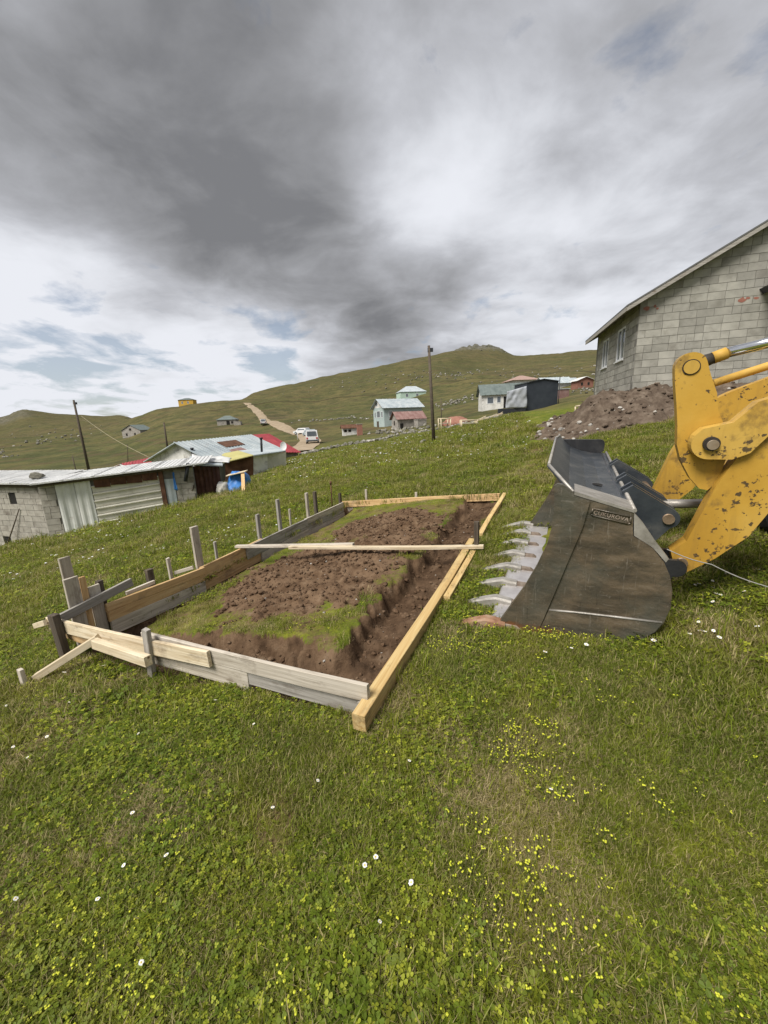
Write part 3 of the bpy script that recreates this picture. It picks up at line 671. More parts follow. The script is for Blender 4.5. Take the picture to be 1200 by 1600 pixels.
for k, off in enumerate((0.0, BW - .03)):
    bm = bmesh.new(); prism(bm, side_out, fnb, off, off + .03); lobj('side_plate', bm, 'bucket_plate', bucket)
# wear strip along the slanted front edge, foot strip and weld bead on the outer face
bm = bmesh.new(); strip = [(-.085, .165), (.071, .458), (.14, .612), (.197, .769), (.218, .88), (.228, 1.0), (.232, 1.10), (.262, 1.15), (.338, 1.107), (.427, 1.072), (.399, .911), (.173, .137), (.141, .108), (.02, .124)]
prism(bm, strip, fnb, -.014, .0); lobj('wear_strip', bm, 'bucket_plate', bucket)
bm = bmesh.new(); tube(bm, [lw(.235, -.004, .305), lw(.40, -.004, .318), (lw(.62, -.004, .328)), lw(.868, -.004, .337)], .0075, 6); lobj('weld_bead', bm, 'worn_steel', bucket)
bm = bmesh.new(); foot = [(.175, .135), (.231, .300), (.868, .330), (.838, .27), (.776, .205), (.70, .166), (.57, .140), (.35, .119)]
prism(bm, foot, fnb, -.008, .0); lobj('foot_plate', bm, 'bucket_plate', bucket)
# name plate: raised rim and raised letters
bm = bmesh.new(); c = [(.447, 1.028), (.650, .988), (.651, .948), (.640, .944), (.449, .984), (.440, .992)]
for a, b in zip(c, c[1:] + c[:1]): tube(bm, [lw(a[0], -.002, a[1]), lw(b[0], -.002, b[1])], .0055, 6)
lobj('name_plate', bm, 'bucket_plate', bucket)
fc = bpy.data.curves.new('lettering', 'FONT'); fc.body = '\u00c7UKUROVA'; fc.size = .034; fc.extrude = .003; fc.align_x = 'CENTER'; fc.align_y = 'CENTER'; fc.space_character = 1.05
fo = bpy.data.objects.new('lettering', fc); COL.objects.link(fo); bpy.context.view_layer.update()
me = bpy.data.meshes.new_from_object(fo); bpy.data.objects.remove(fo); me.materials.clear(); me.materials.append(MATS['adapter_steel'])
lt = link('lettering', me); lt.parent = bucket; bpy.context.view_layer.update()
Xl = (lw(.650, 0, .967) - lw(.447, 0, 1.006)).normalized(); Zl = -LW; Yl = Zl.cross(Xl); cl = lw(.546, -.001, .986)
lt.matrix_parent_inverse = bucket.matrix_world.inverted(); lt.matrix_basis = Matrix(((Xl.x, Yl.x, Zl.x, cl.x), (Xl.y, Yl.y, Zl.y, cl.y), (Xl.z, Yl.z, Zl.z, cl.z), (0, 0, 0, 1)))
# top deck, spill guard, end flange
fnd = lambda p, o: lw(p[0], o, p[1])
bm = bmesh.new(); prism(bm, [(.30, 1.105), (.42, 1.055), (.52, 1.032), (.66, 1.022), (.66, 1.006), (.52, 1.014), (.41, 1.037), (.30, 1.085)], fnd, .24, BW - .03); lobj('top_deck', bm, 'bucket_blue', bucket)
bm = bmesh.new()
lip = [(.335, 1.118, .03), (.168, 1.236, .34), (.158, 1.240, BW - .34), (.19, 1.225, BW - .03)]
basl = [(.345, 1.095, .03), (.31, 1.098, .34), (.31, 1.098, BW - .34), (.31, 1.098, BW - .03)]
A = [bm.verts.new(lw(s, o, z)) for s, z, o in lip]; B = [bm.verts.new(lw(s, o, z)) for s, z, o in basl]
A2 = [bm.verts.new(lw(s - .012, o, z - .012)) for s, z, o in lip]; B2 = [bm.verts.new(lw(s - .012, o, z - .016)) for s, z, o in basl]
for i in range(3):
    bm.faces.new((A[i], A[i + 1], B[i + 1], B[i])); bm.faces.new((A2[i + 1], A2[i], B2[i], B2[i + 1])); bm.faces.new((A[i + 1], A[i], A2[i], A2[i + 1])); bm.faces.new((B[i], B[i + 1], B2[i + 1], B2[i]))
bm.faces.new((A[0], B[0], B2[0], A2[0])); bm.faces.new((A[3], A2[3], B2[3], B[3]))
lobj('spill_guard', bm, 'bucket_blue', bucket)
bm = bmesh.new()
for (s0, z0, o0), (s1, z1, o1) in zip(lip, lip[1:]): tube(bm, [lw(s0, o0, z0), lw(s1, o1, z1)], .011, 6)
lobj('lip_edge', bm, 'worn_steel', bucket)
bm = bmesh.new(); prism(bm, [(.338, 1.121), (.663, 1.020), (.663, 1.005), (.338, 1.10)], lambda p, o: lw(p[0], o, p[1] + (.010 - abs(o) * .02)), -.004, .25); lobj('end_band', bm, 'worn_steel', bucket)
bm = bmesh.new(); tube(bm, [lw(.668, .02, 1.022), lw(.668, BW - .02, 1.03)], .013, 8); lobj('rear_edge', bm, 'worn_steel', bucket)
bm = bmesh.new(); prism(bm, [(.20, 1.06), (.60, 1.02), (.64, 1.05)] + arc(.60, 1.13, .045, 0, 90, 5) + [(.22, 1.185), (.19, 1.17)], fnd, BW - .05, BW - .022); lobj('end_flange', bm, 'bucket_dark', bucket)
bm = bmesh.new(); cc = lw(.50, .62, 1.0375); n = 18
vs = [bm.verts.new(cc + LB * .036 * math.cos(2 * math.pi * k / n) + LW * .036 * math.sin(2 * math.pi * k / n) + Vector((0, 0, .006 + ROLLK * .036 * math.sin(2 * math.pi * k / n) - .10 * .036 * math.cos(2 * math.pi * k / n)))) for k in range(n)]
bm.faces.new(vs); lobj('drain_hole', bm, 'dark_void', bucket)
bm = bmesh.new(); prism(bm, [(.664, 1.012), (.676, .872), (.775, .808), (.85, .722), (.862, .745), (.79, .84), (.72, .945)], fnd, .004, .05); lobj('back_edge', bm, 'worn_steel', bucket)
# cutting edge and teeth
bm = bmesh.new(); prism(bm, [(-.17, .118), (-.155, .131), (.12, .128), (.12, .10), (-.10, .100)], fnb, -.01, BW + .01); lobj('cutting_edge', bm, 'polished_edge', bucket)
NT_T = 8
for k in range(NT_T):
    off = .0 + (BW) * k / (NT_T - 1); rusty = k == 0
    bm = bmesh.new()
    sec = [(-.05, .040, .162, .095), (-.17, .044, .176, .088), (-.19, .043, .172, .084), (-.26, .040, .150, .074), (-.33, .033, .122, .068), (-.39, .025, .098, .064), (-.425, .014, .084, .068)]
    rings = []
    for s, hw, zt, zb in sec:
        zt += random.uniform(-.003, .003)
        rings.append([bm.verts.new(lw(s, off + o, z)) for o, z in ((-hw, zb), (-hw, zt - .012), (-hw * .6, zt), (hw * .6, zt), (hw, zt - .012), (hw, zb))])
    for Aq, Bq in zip(rings, rings[1:]):
        for i in range(6): bm.faces.new((Aq[i], Aq[(i + 1) % 6], Bq[(i + 1) % 6], Bq[i]))
    bm.faces.new(rings[0][::-1]); bm.faces.new(rings[-1])
    lobj('tooth', bm, 'rusty_steel' if rusty else 'worn_steel', bucket)
    bm = bmesh.new(); prism(bm, [(-.175, .160), (-.05, .153), (.03, .150), (.06, .128), (-.17, .128)], fnb, off - .024, off + .024); bevel(bm, .004); lobj('tooth_adapter', bm, 'adapter_steel', bucket)
# rear lugs carrying the pins
for off in (.42, .52, .78, .88, BW - .88, BW - .78):
    bm = bmesh.new(); prism(bm, [(.64, 1.04), (.70, 1.085)] + arc(.92, .865, .066, 65, -75, 8) + [(.86, .70), (.83, .62), (.78, .70)], fnd, off, off + .028); lobj('lug', bm, 'bucket_blue', bucket)
bm = bmesh.new(); tube(bm, [lw(.92, .40, .866), lw(.92, BW - .74, .866)], .034, 14); lobj('pin', bm, 'pin_steel', bucket)
for off in (.36, .56, BW - .58, BW - .38):
    bm = bmesh.new(); prism(bm, [(.80, .70), (.87, .60), (.985, .60)] + arc(.985, .545, .06, 80, -100, 8) + [(.90, .36), (.84, .34), (.88, .50)], fnd, off, off + .028); lobj('lug', bm, 'bucket_dark', bucket)
# loader arms: deep curved box sections
arm_pts = [(.965, .625), (.985, .555), (1.045, .468), (1.205, .601), (1.355, .768), (1.441, .956), (1.56, 1.20), (1.80, 1.42), (2.30, 1.52), (3.05, 1.55), (3.08, 1.75), (2.40, 1.80), (1.86, 1.76), (1.52, 1.62), (1.361, 1.533), (1.248, 1.299), (1.156, 1.089), (1.043, .707)]
for off in (.455, BW - .555):
    bm = bmesh.new(); prism(bm, arm_pts, fnd, off, off + .10);
    bevel(bm, .007, 2)
    arm = lobj('loader_arm', bm, 'cat_yellow')
    bm = bmesh.new(); tube(bm, [lw(1.03, off - .02, .555), lw(1.03, off + .12, .555)], .035, 14); lobj('pivot_pin', bm, 'pin_steel', arm)
    if off > 1: continue
    # bracket on the arm that carries the tilt lever
    bo = off + .015 if off < 1 else off + .02
    bm = bmesh.new(); ear = arc(1.085, 1.361, .098, 150, 270, 10) + [(1.20, 1.262), (1.28, 1.30), (1.50, 1.62), (1.40, 1.64), (1.28, 1.60), (1.18, 1.485), (1.04, 1.452)]
    prism(bm, ear, fnd, bo - .055, bo - .005 + .045); bevel(bm, .006, 2)
    lobj('lever_bracket', bm, 'cat_yellow', arm)
    bm = bmesh.new(); tube(bm, [lw(1.085, bo - .080, 1.361), lw(1.085, bo - .04, 1.361)], .043, 20); lobj('collar', bm, 'grease', arm)
    bm = bmesh.new(); tube(bm, [lw(1.09, bo - .088, 1.356), lw(1.09, bo - .04, 1.356)], [.030, .033], 20); lobj('pin_head', bm, 'pin_steel', arm)
    if off > 1: continue
    # tilt lever
    lo = bo + .045
    lev = arc(.955, 1.832, .083, 20, 185, 12) + [(.882, 1.74), (.905, 1.60), (.925, 1.46), (.935, 1.34), (.965, 1.24), (1.03, 1.12), (1.085, 1.055), (1.13, 1.045), (1.18, 1.11), (1.20, 1.25), (1.20, 1.38), (1.165, 1.46), (1.125, 1.55), (1.105, 1.66), (1.062, 1.77)]
    bm = bmesh.new(); prism(bm, lev, fnd, lo, lo + .075); bevel(bm, .007, 2)
    lever = lobj('tilt_lever', bm, 'cat_yellow')
    bm = bmesh.new(); tube(bm, [lw(.957, lo - .008, 1.826), lw(.957, lo + .08, 1.826)], .047, 22); lobj('pin_ring', bm, 'grease', lever)
    bm = bmesh.new(); tube(bm, [lw(.957, lo - .012, 1.826), lw(.957, lo + .085, 1.826)], .041, 22); lobj('pin_head', bm, 'cat_yellow', lever)
    # ram: eye, gland and chrome rod
    ro = lo + .045
    bm = bmesh.new(); tube(bm, [lw(.957, ro, 1.83), lw(1.03, ro, 1.856), lw(1.075, ro, 1.872)], [.045, .040, .034], 14); ram = lobj('tilt_ram', bm, 'grease')
    bm = bmesh.new(); tube(bm, [lw(1.07, ro, 1.870), lw(1.135, ro, 1.893)], .037, 14); lobj('ram_head', bm, 'yellow_worn', ram)
    bm = bmesh.new(); tube(bm, [lw(1.133, ro, 1.893), lw(1.62, ro, 1.985)], .031, 18); lobj('ram_rod', bm, 'chrome', ram)
    bm = bmesh.new(); tube(bm, [lw(1.62, ro, 1.985), lw(2.45, ro, 2.14)], .055, 16); lobj('ram_barrel', bm, 'cat_yellow', ram)
    # tie link from the lever foot to the bucket lug
    lk = lo + .10
    bm = bmesh.new(); tube(bm, [lw(.92, .80, .866), lw(1.06, .80, .872), lw(1.45, .80, .905)], .034, 12); lobj('tie_link', bm, 'worn_steel')
bm = bmesh.new(); tube(bm, [lw(1.42, BW - .45, 1.70), lw(2.3, BW - .45, 1.98)], .034, 12); tube(bm, [lw(1.32, BW - .45, 1.665), lw(1.42, BW - .45, 1.70)], .024, 10); lobj('lift_ram', bm, 'yellow_worn')
bm = bmesh.new(); prism(bm, [(1.34, .98), (1.46, 1.02), (1.46, 1.16), (1.34, 1.12)], fnd, .555, BW - .555); bevel(bm, .01); lobj('cross_tube', bm, 'yellow_worn')
# body behind the arms (beside the picture)
bm = bmesh.new(); prism(bm, [(1.98, .95), (1.92, 1.45), (2.02, 1.72), (3.4, 1.86), (3.4, .95)], fnd, .72, BW - .72); bevel(bm, .03, 2); hood = lobj('hood', bm, 'cat_yellow')
bm = bmesh.new(); prism(bm, [(1.90, 1.0), (1.87, 1.4), (1.95, 1.4), (1.99, 1.0)], fnd, .80, BW - .80); lobj('grille', bm, 'black_metal', hood)
bm = bmesh.new(); prism(bm, [(1.9, .62), (1.9, .95), (4.2, .95), (4.2, .62)], fnd, .82, BW - .82); lobj('chassis', bm, 'black_metal')
for off in (.28, BW - .62):
    c0 = lw(2.30, off, .68); bm = bmesh.new(); pr = [(.0, .24), (.0, .38), (.03, .44), (.10, .465), (.24, .465), (.31, .44), (.34, .38), (.34, .24)]; n = 36; rg = []
    for k in range(n):
        q = 2 * math.pi * k / n
        rg.append([bm.verts.new(c0 + LW * o + (LB * math.cos(q) + Vector((0, 0, 1)) * math.sin(q)) * (r + (.012 if k % 2 and r > .44 else 0))) for o, r in pr])
    for k in range(n):
        for i in range(len(pr)): bm.faces.new((rg[k][i], rg[(k + 1) % n][i], rg[(k + 1) % n][(i + 1) % len(pr)], rg[k][(i + 1) % len(pr)]))
    wh = lobj('front_wheel', bm, 'rubber'); bm = bmesh.new(); tube(bm, [c0 + LW * .05, c0 + LW * .29], .245, 24); lobj('rim', bm, 'yellow_worn', wh)
bm = bmesh.new(); tube(bm, [lw(2.30, .5, .68), lw(2.30, BW - .5, .68)], .07, 10); lobj('axle', bm, 'black_metal')
bm = bmesh.new(); prism(bm, [(3.4, .95), (3.4, 1.9), (3.55, 2.75), (4.9, 2.75), (5.0, .95)], fnd, .55, BW - .55); bevel(bm, .03, 2); lobj('cab', bm, 'black_metal')
# thin rope running off the bucket
r0 = lw(.93, .40, .66); r1 = on_plane(1112, 882, lw(0, .36, 0), LW); r2 = on_plane(1200, 917, lw(0, .30, 0), LW); r3 = r2 + (r2 - r1) * 1.2
bm = bmesh.new(); pts = []
for a, b, n in ((r0, r1, 5), (r1, r2, 6), (r2, r3, 4)):
    for k in range(n): q = a.lerp(b, k / n); q.z -= .012 * math.sin(math.pi * k / n); pts.append(q)
r3.z = onground(r3.x, r3.y) + .01; pts.append(r3)
tube(bm, pts, .0035, 5); tag(bm_obj('steel_rope', bm, MATS['steel_rope']), 'thin grey rope stretched from the bucket across the loader arm', 'rope')
# ------------------------------------------------------------------ block house
HB = Vector((7.92, 12.5, 0)); HA = rad(16.5)
HZ = 1.25
house = empty('block_house', (HB.x, HB.y, HZ), -HA); bpy.context.view_layer.update()
tag(house, 'unplastered grey concrete block house behind the loader with white windows', 'house')
HMI = house.matrix_world.inverted()
def h_hit(px, py, n):      # sight line on a wall of the house, in house axes
    return HMI @ on_plane(px, py, (HB.x, HB.y, 0), n)
HUX = Vector((math.cos(HA), -math.sin(HA), 0)); HUY = Vector((math.sin(HA), math.cos(HA), 0))
ZE = h_hit(1001, 470, HUY).z                # wall plate height at the corner
SL = .545; HL = 4.95; HW2 = 3.9
_bc = {}
def block_mesh(L, hh, dp, m):
    key = (round(L, 3), round(hh, 3), dp, m)
    if key not in _bc:
        bm = bmesh.new(); box(bm, 0, L, -dp, .03, 0, hh); bevel(bm, .006); bmesh.ops.recalc_face_normals(bm, faces=bm.faces)
        me = bpy.data.meshes.new('block'); bm.to_mesh(me); bm.free(); me.materials.append(MATS[m]); _bc[key] = me
    return _bc[key]
def clip_poly(poly, a, b, c):   # keep a*s+b*z<=c
    out = []
    for i in range(len(poly)):
        p, q = poly[i], poly[(i + 1) % len(poly)]; fp = a * p[0] + b * p[1] - c; fq = a * q[0] + b * q[1] - c
        if fp <= 0: out.append(p)
        if (fp < 0) != (fq < 0) and fp != fq: k = fp / (fp - fq); out.append((p[0] + (q[0] - p[0]) * k, p[1] + (q[1] - p[1]) * k))
    return out
def lay_blocks(parent, wall, org, xd, L, z0, z1, bh, bl, m, clips=(), holes=(), smax=99, proud=.012, joint=.011, seed=1, jit=.004):
    """courses of blocks on a wall face; org/xd in the thing's own axes; returns the hole rectangles snapped to the courses"""
    rnd = random.Random(seed); xd = Vector(xd).normalized(); nrm = Vector((xd.y, -xd.x, 0)); ang = math.atan2(xd.y, xd.x); rest = bmesh.new(); nrest = 0
    row = 0; z = z0; snapped = [[h[0], h[1], 99, -99] for h in holes]
    while z < z1 - .02:
        s = -bl * (.5 if row % 2 else 0) - rnd.uniform(0, .03)
        while s < L:
            e = s + bl * rnd.choice((1, 1, 1, 1, 1, .5) if jit > .003 else (1,)); segs = [(max(s, 0), min(e, L))]
            for hi, (a, b, c, d) in enumerate(holes):
                if c < z + bh * .5 < d:
                    snapped[hi][2] = min(snapped[hi][2], z); snapped[hi][3] = max(snapped[hi][3], z + bh)
                    ns = []
                    for q0, q1 in segs:
                        if q1 <= a or q0 >= b: ns.append((q0, q1))
                        else:
                            if q0 < a: ns.append((q0, a))
                            if q1 > b: ns.append((b, q1))
                    segs = ns
            for q0, q1 in segs:
                if q1 - q0 < .05: continue
                x0, x1, y0, y1 = q0 + joint / 2, q1 - joint / 2, z + joint / 2, z + bh - joint / 2
                poly = [(x0, y0), (x1, y0), (x1, y1), (x0, y1)]; cut = False
                for cl in clips:
                    if any(cl[0] * p[0] + cl[1] * p[1] > cl[2] for p in poly): poly = clip_poly(poly, *cl); cut = True
                if len(poly) < 3: continue
                ar = abs(sum(poly[i][0] * poly[(i + 1) % len(poly)][1] - poly[(i + 1) % len(poly)][0] * poly[i][1] for i in range(len(poly)))) / 2
                if ar < .004: continue
                dp = proud + rnd.uniform(-jit, jit)
                if q0 > smax:
                    prism(rest, poly, lambda p, o: Vector(org) + xd * p[0] + nrm * o + Vector((0, 0, p[1])), -.02, proud); nrest += 1; continue
                if not cut:
                    o = link('block', block_mesh(x1 - x0, y1 - y0, proud, m), wall); o.location = Vector(org) + xd * x0 + Vector((0, 0, y0)) + nrm * (dp - proud)
                else:
                    bm = bmesh.new(); prism(bm, [(p[0] - x0, p[1] - y0) for p in poly], lambda p, o: Vector((p[0], o, p[1])), .03, -dp)
                    o = bm_obj('block', bm, MATS[m], wall); o.location = Vector(org) + xd * x0 + Vector((0, 0, y0))
                o.rotation_euler = (rnd.uniform(-.003, .003), 0, ang)
            s = e
        z += bh; row += 1
    if nrest: tag(bm_obj('blocks', rest, MATS[m], wall), kind='stuff')
    else: rest.free()
    return snapped
# gable wall
def hp(s, o, z): return Vector((s, o, z))
gp_poly = [(0, -.6), (2 * HW2, -.6), (2 * HW2, ZE), (HW2, ZE + SL * HW2), (0, ZE)]
bm = bmesh.new(); prism(bm, gp_poly, lambda p, o: Vector((p[0], o, p[1])), 0, .2); gw = bm_obj('gable_wall', bm, MATS['mortar'], house)
lay_blocks(house, gw, (0, 0, 0), (1, 0, 0), 2 * HW2, .60, ZE + SL * HW2, .212, .425, 'block', clips=((-SL, 1, ZE), (SL, 1, ZE + 2 * SL * HW2)), smax=4.1, seed=3)
# side wall with two windows
wq = [h_hit(px, py, HUX) for px, py in ((951.5, 531), (939.5, 576), (978, 513), (961.5, 566))]
holes = []
for a, b in ((wq[0], wq[1]), (wq[2], wq[3])): holes.append((HL - max(a.y, b.y), HL - min(a.y, b.y), min(a.z, b.z), max(a.z, b.z)))
bm = bmesh.new()
def sidepanel(bm, y0, y1, z0, z1):
    box(bm, 0.0, .2, y0, y1, z0, z1)
ys = sorted(((HL - h[1], HL - h[0], h) for h in holes)); prev = .203
sw_holes = []
side = empty('tmp'); bpy.data.objects.remove(side)
sw = None
bmw = bmesh.new()
# blocks first, to learn where the courses put the openings
class _P: pass
bm0 = bmesh.new(); box(bm0, .06, .19, .203, HL, -.6, ZE - .02); sw = bm_obj('side_wall', bm0, MATS['mortar'], house)
snap = lay_blocks(house, sw, (0.05, HL, 0), (0, -1, 0), HL - .0, .60, ZE, .212, .425, 'block', holes=holes, seed=5, proud=.05)
for (s0, s1, z0, z1) in snap:
    y0, y1 = HL - s1, HL - s0
    bm = bmesh.new()
    for a, b, c, d in ((y0, y1, z0, z0 + .06), (y0, y1, z1 - .06, z1), (y0, y0 + .06, z0 + .06, z1 - .06), (y1 - .06, y1, z0 + .06, z1 - .06), ((y0 + y1) / 2 - .03, (y0 + y1) / 2 + .03, z0 + .06, z1 - .06)): box(bm, .004, .056, a, b, c, d)
    wn = bm_obj('window', bm, MATS['pvc'], house)
    bm = bmesh.new(); box(bm, .035, .05, y0 + .05, y1 - .05, z0 + .05, z1 - .05); bm_obj('pane', bm, MATS['glass'], wn)
    bm = bmesh.new(); box(bm, -.05, .05, y0 - .04, y1 + .04, z0 - .035, z0 + .002); bm_obj('sill', bm, MATS['pvc'], wn)
bmw.free(); bm.free() if False else None
bm = bmesh.new(); box(bm, 2 * HW2 - .2, 2 * HW2, .203, HL, -.6, ZE - .02); bm_obj('side_wall', bm, MATS['mortar'], house)
bm = bmesh.new(); prism(bm, gp_poly, lambda p, o: Vector((p[0], o, p[1])), HL + .003, HL + .2); bm_obj('gable_wall', bm, MATS['mortar'], house)
# roof: sheets on boards with a pale rake board
OV, EV = .30, .42
bm = bmesh.new()
for sg in (0, 1):
    f = (lambda p, o: Vector((p[0], o, p[1]))) if not sg else (lambda p, o: Vector((2 * HW2 - p[0], o, p[1])))
    prism(bm, [(-EV, ZE - SL * EV + .055), (HW2, ZE + SL * HW2 + .055), (HW2, ZE + SL * HW2 + .10), (-EV, ZE - SL * EV + .10)], f, -OV, HL + .2 + OV)
roof = bm_obj('roof', bm, MATS['rust' if False else 'wood_pole'], house)
mat('roof_sheet', [(.3, (.10, .10, .10)), (.7, (.17, .17, .165))], scale=1.5, rough=.5, metal=.2)
roof.data.materials.clear(); roof.data.materials.append(MATS['roof_sheet'])
for y0 in (-OV + .01, HL + .2 + OV - .04):
    bm = bmesh.new(); prism(bm, [(-EV + .01, ZE - SL * EV - .065), (HW2, ZE + SL * HW2 - .07), (HW2, ZE + SL * HW2 + .052), (-EV + .01, ZE - SL * EV + .052)], lambda p, o: Vector((p[0], o, p[1])), y0, y0 + .03); bm_obj('rake_board', bm, MATS['wood_grey'], roof)
bm = bmesh.new(); box(bm, -EV, -EV + .03, -OV + .045, HL + .2 + OV - .045, ZE - SL * EV - .06, ZE - SL * EV + .052); bm_obj('eave_board', bm, MATS['wood_grey'], roof)
for k in range(9):
    y0 = -.2 + k * .66
    bm = bmesh.new(); prism(bm, [(-EV + .035, ZE - SL * EV - .06), (.0, ZE - .075), (.0, ZE + .05), (-EV + .035, ZE - SL * (EV - .035) + .05)], lambda p, o: Vector((p[0], o, p[1])), y0, y0 + .06); bm_obj('rafter', bm, MATS['wood_grey'], roof)
# dark porch gutter end fixed to the gable wall
pc = h_hit(1186, 452, HUY)
bm = bmesh.new()
prism(bm, [(pc.x, pc.z), (pc.x + 1.6, pc.z + .62), (pc.x + 1.6, pc.z + .46), (pc.x + .10, pc.z - .14)], lambda p, o: Vector((p[0], o, p[1])), -1.0, -.015)
can = bm_obj('porch_roof', bm, MATS['black_metal'], house)
bm = bmesh.new(); prism(bm, [(pc.x + .015, pc.z - .03), (pc.x + 1.6, pc.z + .58), (pc.x + 1.6, pc.z + .50), (pc.x + .06, pc.z - .10)], lambda p, o: Vector((p[0], o, p[1])), -1.02, -1.002); bm_obj('fascia', bm, MATS['dark_panel'], can)
# red paint marks
mat('red_mark', [(.35, (.25, .10, .075)), (.7, (.33, .15, .11))], scale=20, rough=.9)
for px, py, w_, h_ in ((1010, 482, .13, .10), (1023, 479, .06, .07), (1027, 482, .05, .05), (1159, 469, .14, .11), (1168, 466, .08, .05), (1181, 466, .10, .05)):
    q = h_hit(px, py, HUY); n = 9
    vs = [(q.x + w_ * math.cos(2 * math.pi * k / n) * random.uniform(.45, .8), -.0175, q.z + h_ * math.sin(2 * math.pi * k / n) * random.uniform(.45, .8)) for k in range(n)]
    mesh_obj('paint_mark', vs, [tuple(range(n))], MATS['red_mark'], gw)

# ------------------------------------------------------------------ heap of dug soil against the house
def heap():
    nx, ny = 190, 110; vs = []
    S = np.linspace(-3.6, 7.6, nx); Yl = np.linspace(-3.2, 5.6, ny); SS, YY = np.meshgrid(S, Yl)
    X = HB.x + HUX.x * SS + HUY.x * YY; Y = HB.y + HUX.y * SS + HUY.y * YY
    w = (fbm(X * .9, Y * .9, 71, 3) - .5)
    f = sstep(-3.0, .2, SS + w * 1.4) * (1 - .25 * sstep(2, 5, SS))
    g = np.where(YY < 0, np.clip(1 + (YY + w * .7) / 2.5, 0, 1) ** .9, np.clip(1 - (YY - w) / 5.4, 0, 1))
    gr = H(X, Y); top = np.maximum(2.42 - .05 * SS, gr + .3)
    hgt = np.clip(f * g, 0, 1)
    Z = gr - .06 + (top - gr) * hgt
    k = sstep(.02, .15, hgt)
    Z += k * ((fbm(X * 2.2, Y * 2.2, 72, 4) - .5) * .42 + (fbm(X * 7, Y * 7, 73, 3) - .5) * .17 + (fbm(X * 19, Y * 19, 74, 2) - .5) * .06)
    Z = np.where((SS > .25) & (YY > .25), np.minimum(Z, gr), Z)
    vs = np.stack([X, Y, Z], -1).reshape(-1, 3); keep = hgt.reshape(-1) > .004
    fs = []
    for j in range(ny - 1):
        for i in range(nx - 1):
            a = j * nx + i
            if keep[a] or keep[a + 1] or keep[a + nx] or keep[a + nx + 1]: fs.append((a, a + 1, a + nx + 1, a + nx))
    o = mesh_obj('soil_heap', vs, fs, MATS['heap_soil'], smooth=True); tag(o, 'long brown heap of dug soil and stones against the block house', 'soil heap')
    return X, Y, Z, hgt
HPX, HPY, HPZ, HPH = heap()

# ------------------------------------------------------------------ scattered stuff by geometry nodes
def scatter(name, pts, scl, rot, idx, protos, label, tilt=None):
    c = bpy.data.collections.new(name + '_kinds')
    for o in protos: c.objects.link(o)
    me = bpy.data.meshes.new(name); me.vertices.add(len(pts)); me.vertices.foreach_set('co', np.asarray(pts, float).ravel())
    for nm, v, ty in (('scl', scl, 'FLOAT'), ('rot', rot, 'FLOAT'), ('kidx', idx, 'INT'), ('tlt', tilt if tilt is not None else np.zeros(len(pts)), 'FLOAT')):
        a = me.attributes.new(nm, ty, 'POINT'); a.data.foreach_set('value', np.asarray(v))
    o = bpy.data.objects.new(name, me); COL.objects.link(o)
    ng = bpy.data.node_groups.new(name, 'GeometryNodeTree')
    ng.interface.new_socket('Geometry', in_out='INPUT', socket_type='NodeSocketGeometry'); ng.interface.new_socket('Geometry', in_out='OUTPUT', socket_type='NodeSocketGeometry')
    N, Lk = ng.nodes, ng.links
    gi, go = N.new('NodeGroupInput'), N.new('NodeGroupOutput'); ip = N.new('GeometryNodeInstanceOnPoints'); ci = N.new('GeometryNodeCollectionInfo')
    ci.inputs['Collection'].default_value = c; ci.inputs['Separate Children'].default_value = True; ci.inputs['Reset Children'].default_value = True
    def attr(nm, ty):
        n = N.new('GeometryNodeInputNamedAttribute'); n.data_type = ty; n.inputs['Name'].default_value = nm; return n.outputs['Attribute']
    cx = N.new('ShaderNodeCombineXYZ'); Lk.new(attr('rot', 'FLOAT'), cx.inputs[2]); Lk.new(attr('tlt', 'FLOAT'), cx.inputs[0])
    Lk.new(gi.outputs[0], ip.inputs['Points']); Lk.new(ci.outputs[0], ip.inputs['Instance']); ip.inputs['Pick Instance'].default_value = True
    Lk.new(attr('kidx', 'INT'), ip.inputs['Instance Index']); Lk.new(cx.outputs[0], ip.inputs['Rotation']); Lk.new(attr('scl', 'FLOAT'), ip.inputs['Scale'])
    Lk.new(ip.outputs[0], go.inputs[0])
    md = o.modifiers.new('scatter', 'NODES'); md.node_group = ng
    tag(o, label, kind='stuff'); return o
def proto(name, V, Fc, tint, m):
    me = bpy.data.meshes.new(name); me.from_pydata(V, [], Fc)
    a = me.color_attributes.new('tint', 'FLOAT_COLOR', 'POINT'); a.data.foreach_set('color', np.asarray(tint, np.float32).ravel())
    me.materials.append(MATS[m]); return bpy.data.objects.new(name, me)
def tuft(name, n, R, h0, h1, w, m, seed, lean=.6, flat=0.0):
    r = random.Random(seed); V, Fc, T = [], [], []
    for _ in range(n):
        q = r.uniform(0, 2 * math.pi); d = R * math.sqrt(r.random()); bx, by = d * math.cos(q), d * math.sin(q)
        h = r.uniform(h0, h1); la = r.uniform(0, 2 * math.pi); le = h * lean * r.uniform(.3, 1.3); ww = w * r.uniform(.6, 1.3)
        ca, sa = math.cos(la), math.sin(la); nx, ny = -sa * ww / 2, ca * ww / 2; tn = (r.random(), r.random(), r.random(), 1); b = len(V)
        hz = h * (1 - flat * r.random())
        V += [(bx - nx, by - ny, -.006), (bx + nx, by + ny, -.006), (bx + ca * le * .35 - nx * .85, by + sa * le * .35 - ny * .85, hz * .6), (bx + ca * le * .35 + nx * .85, by + sa * le * .35 + ny * .85, hz * .6), (bx + ca * le, by + sa * le, hz)]
        Fc += [(b, b + 1, b + 3, b + 2), (b + 2, b + 3, b + 4)]; T += [tn] * 5
    return proto(name, V, Fc, T, m)
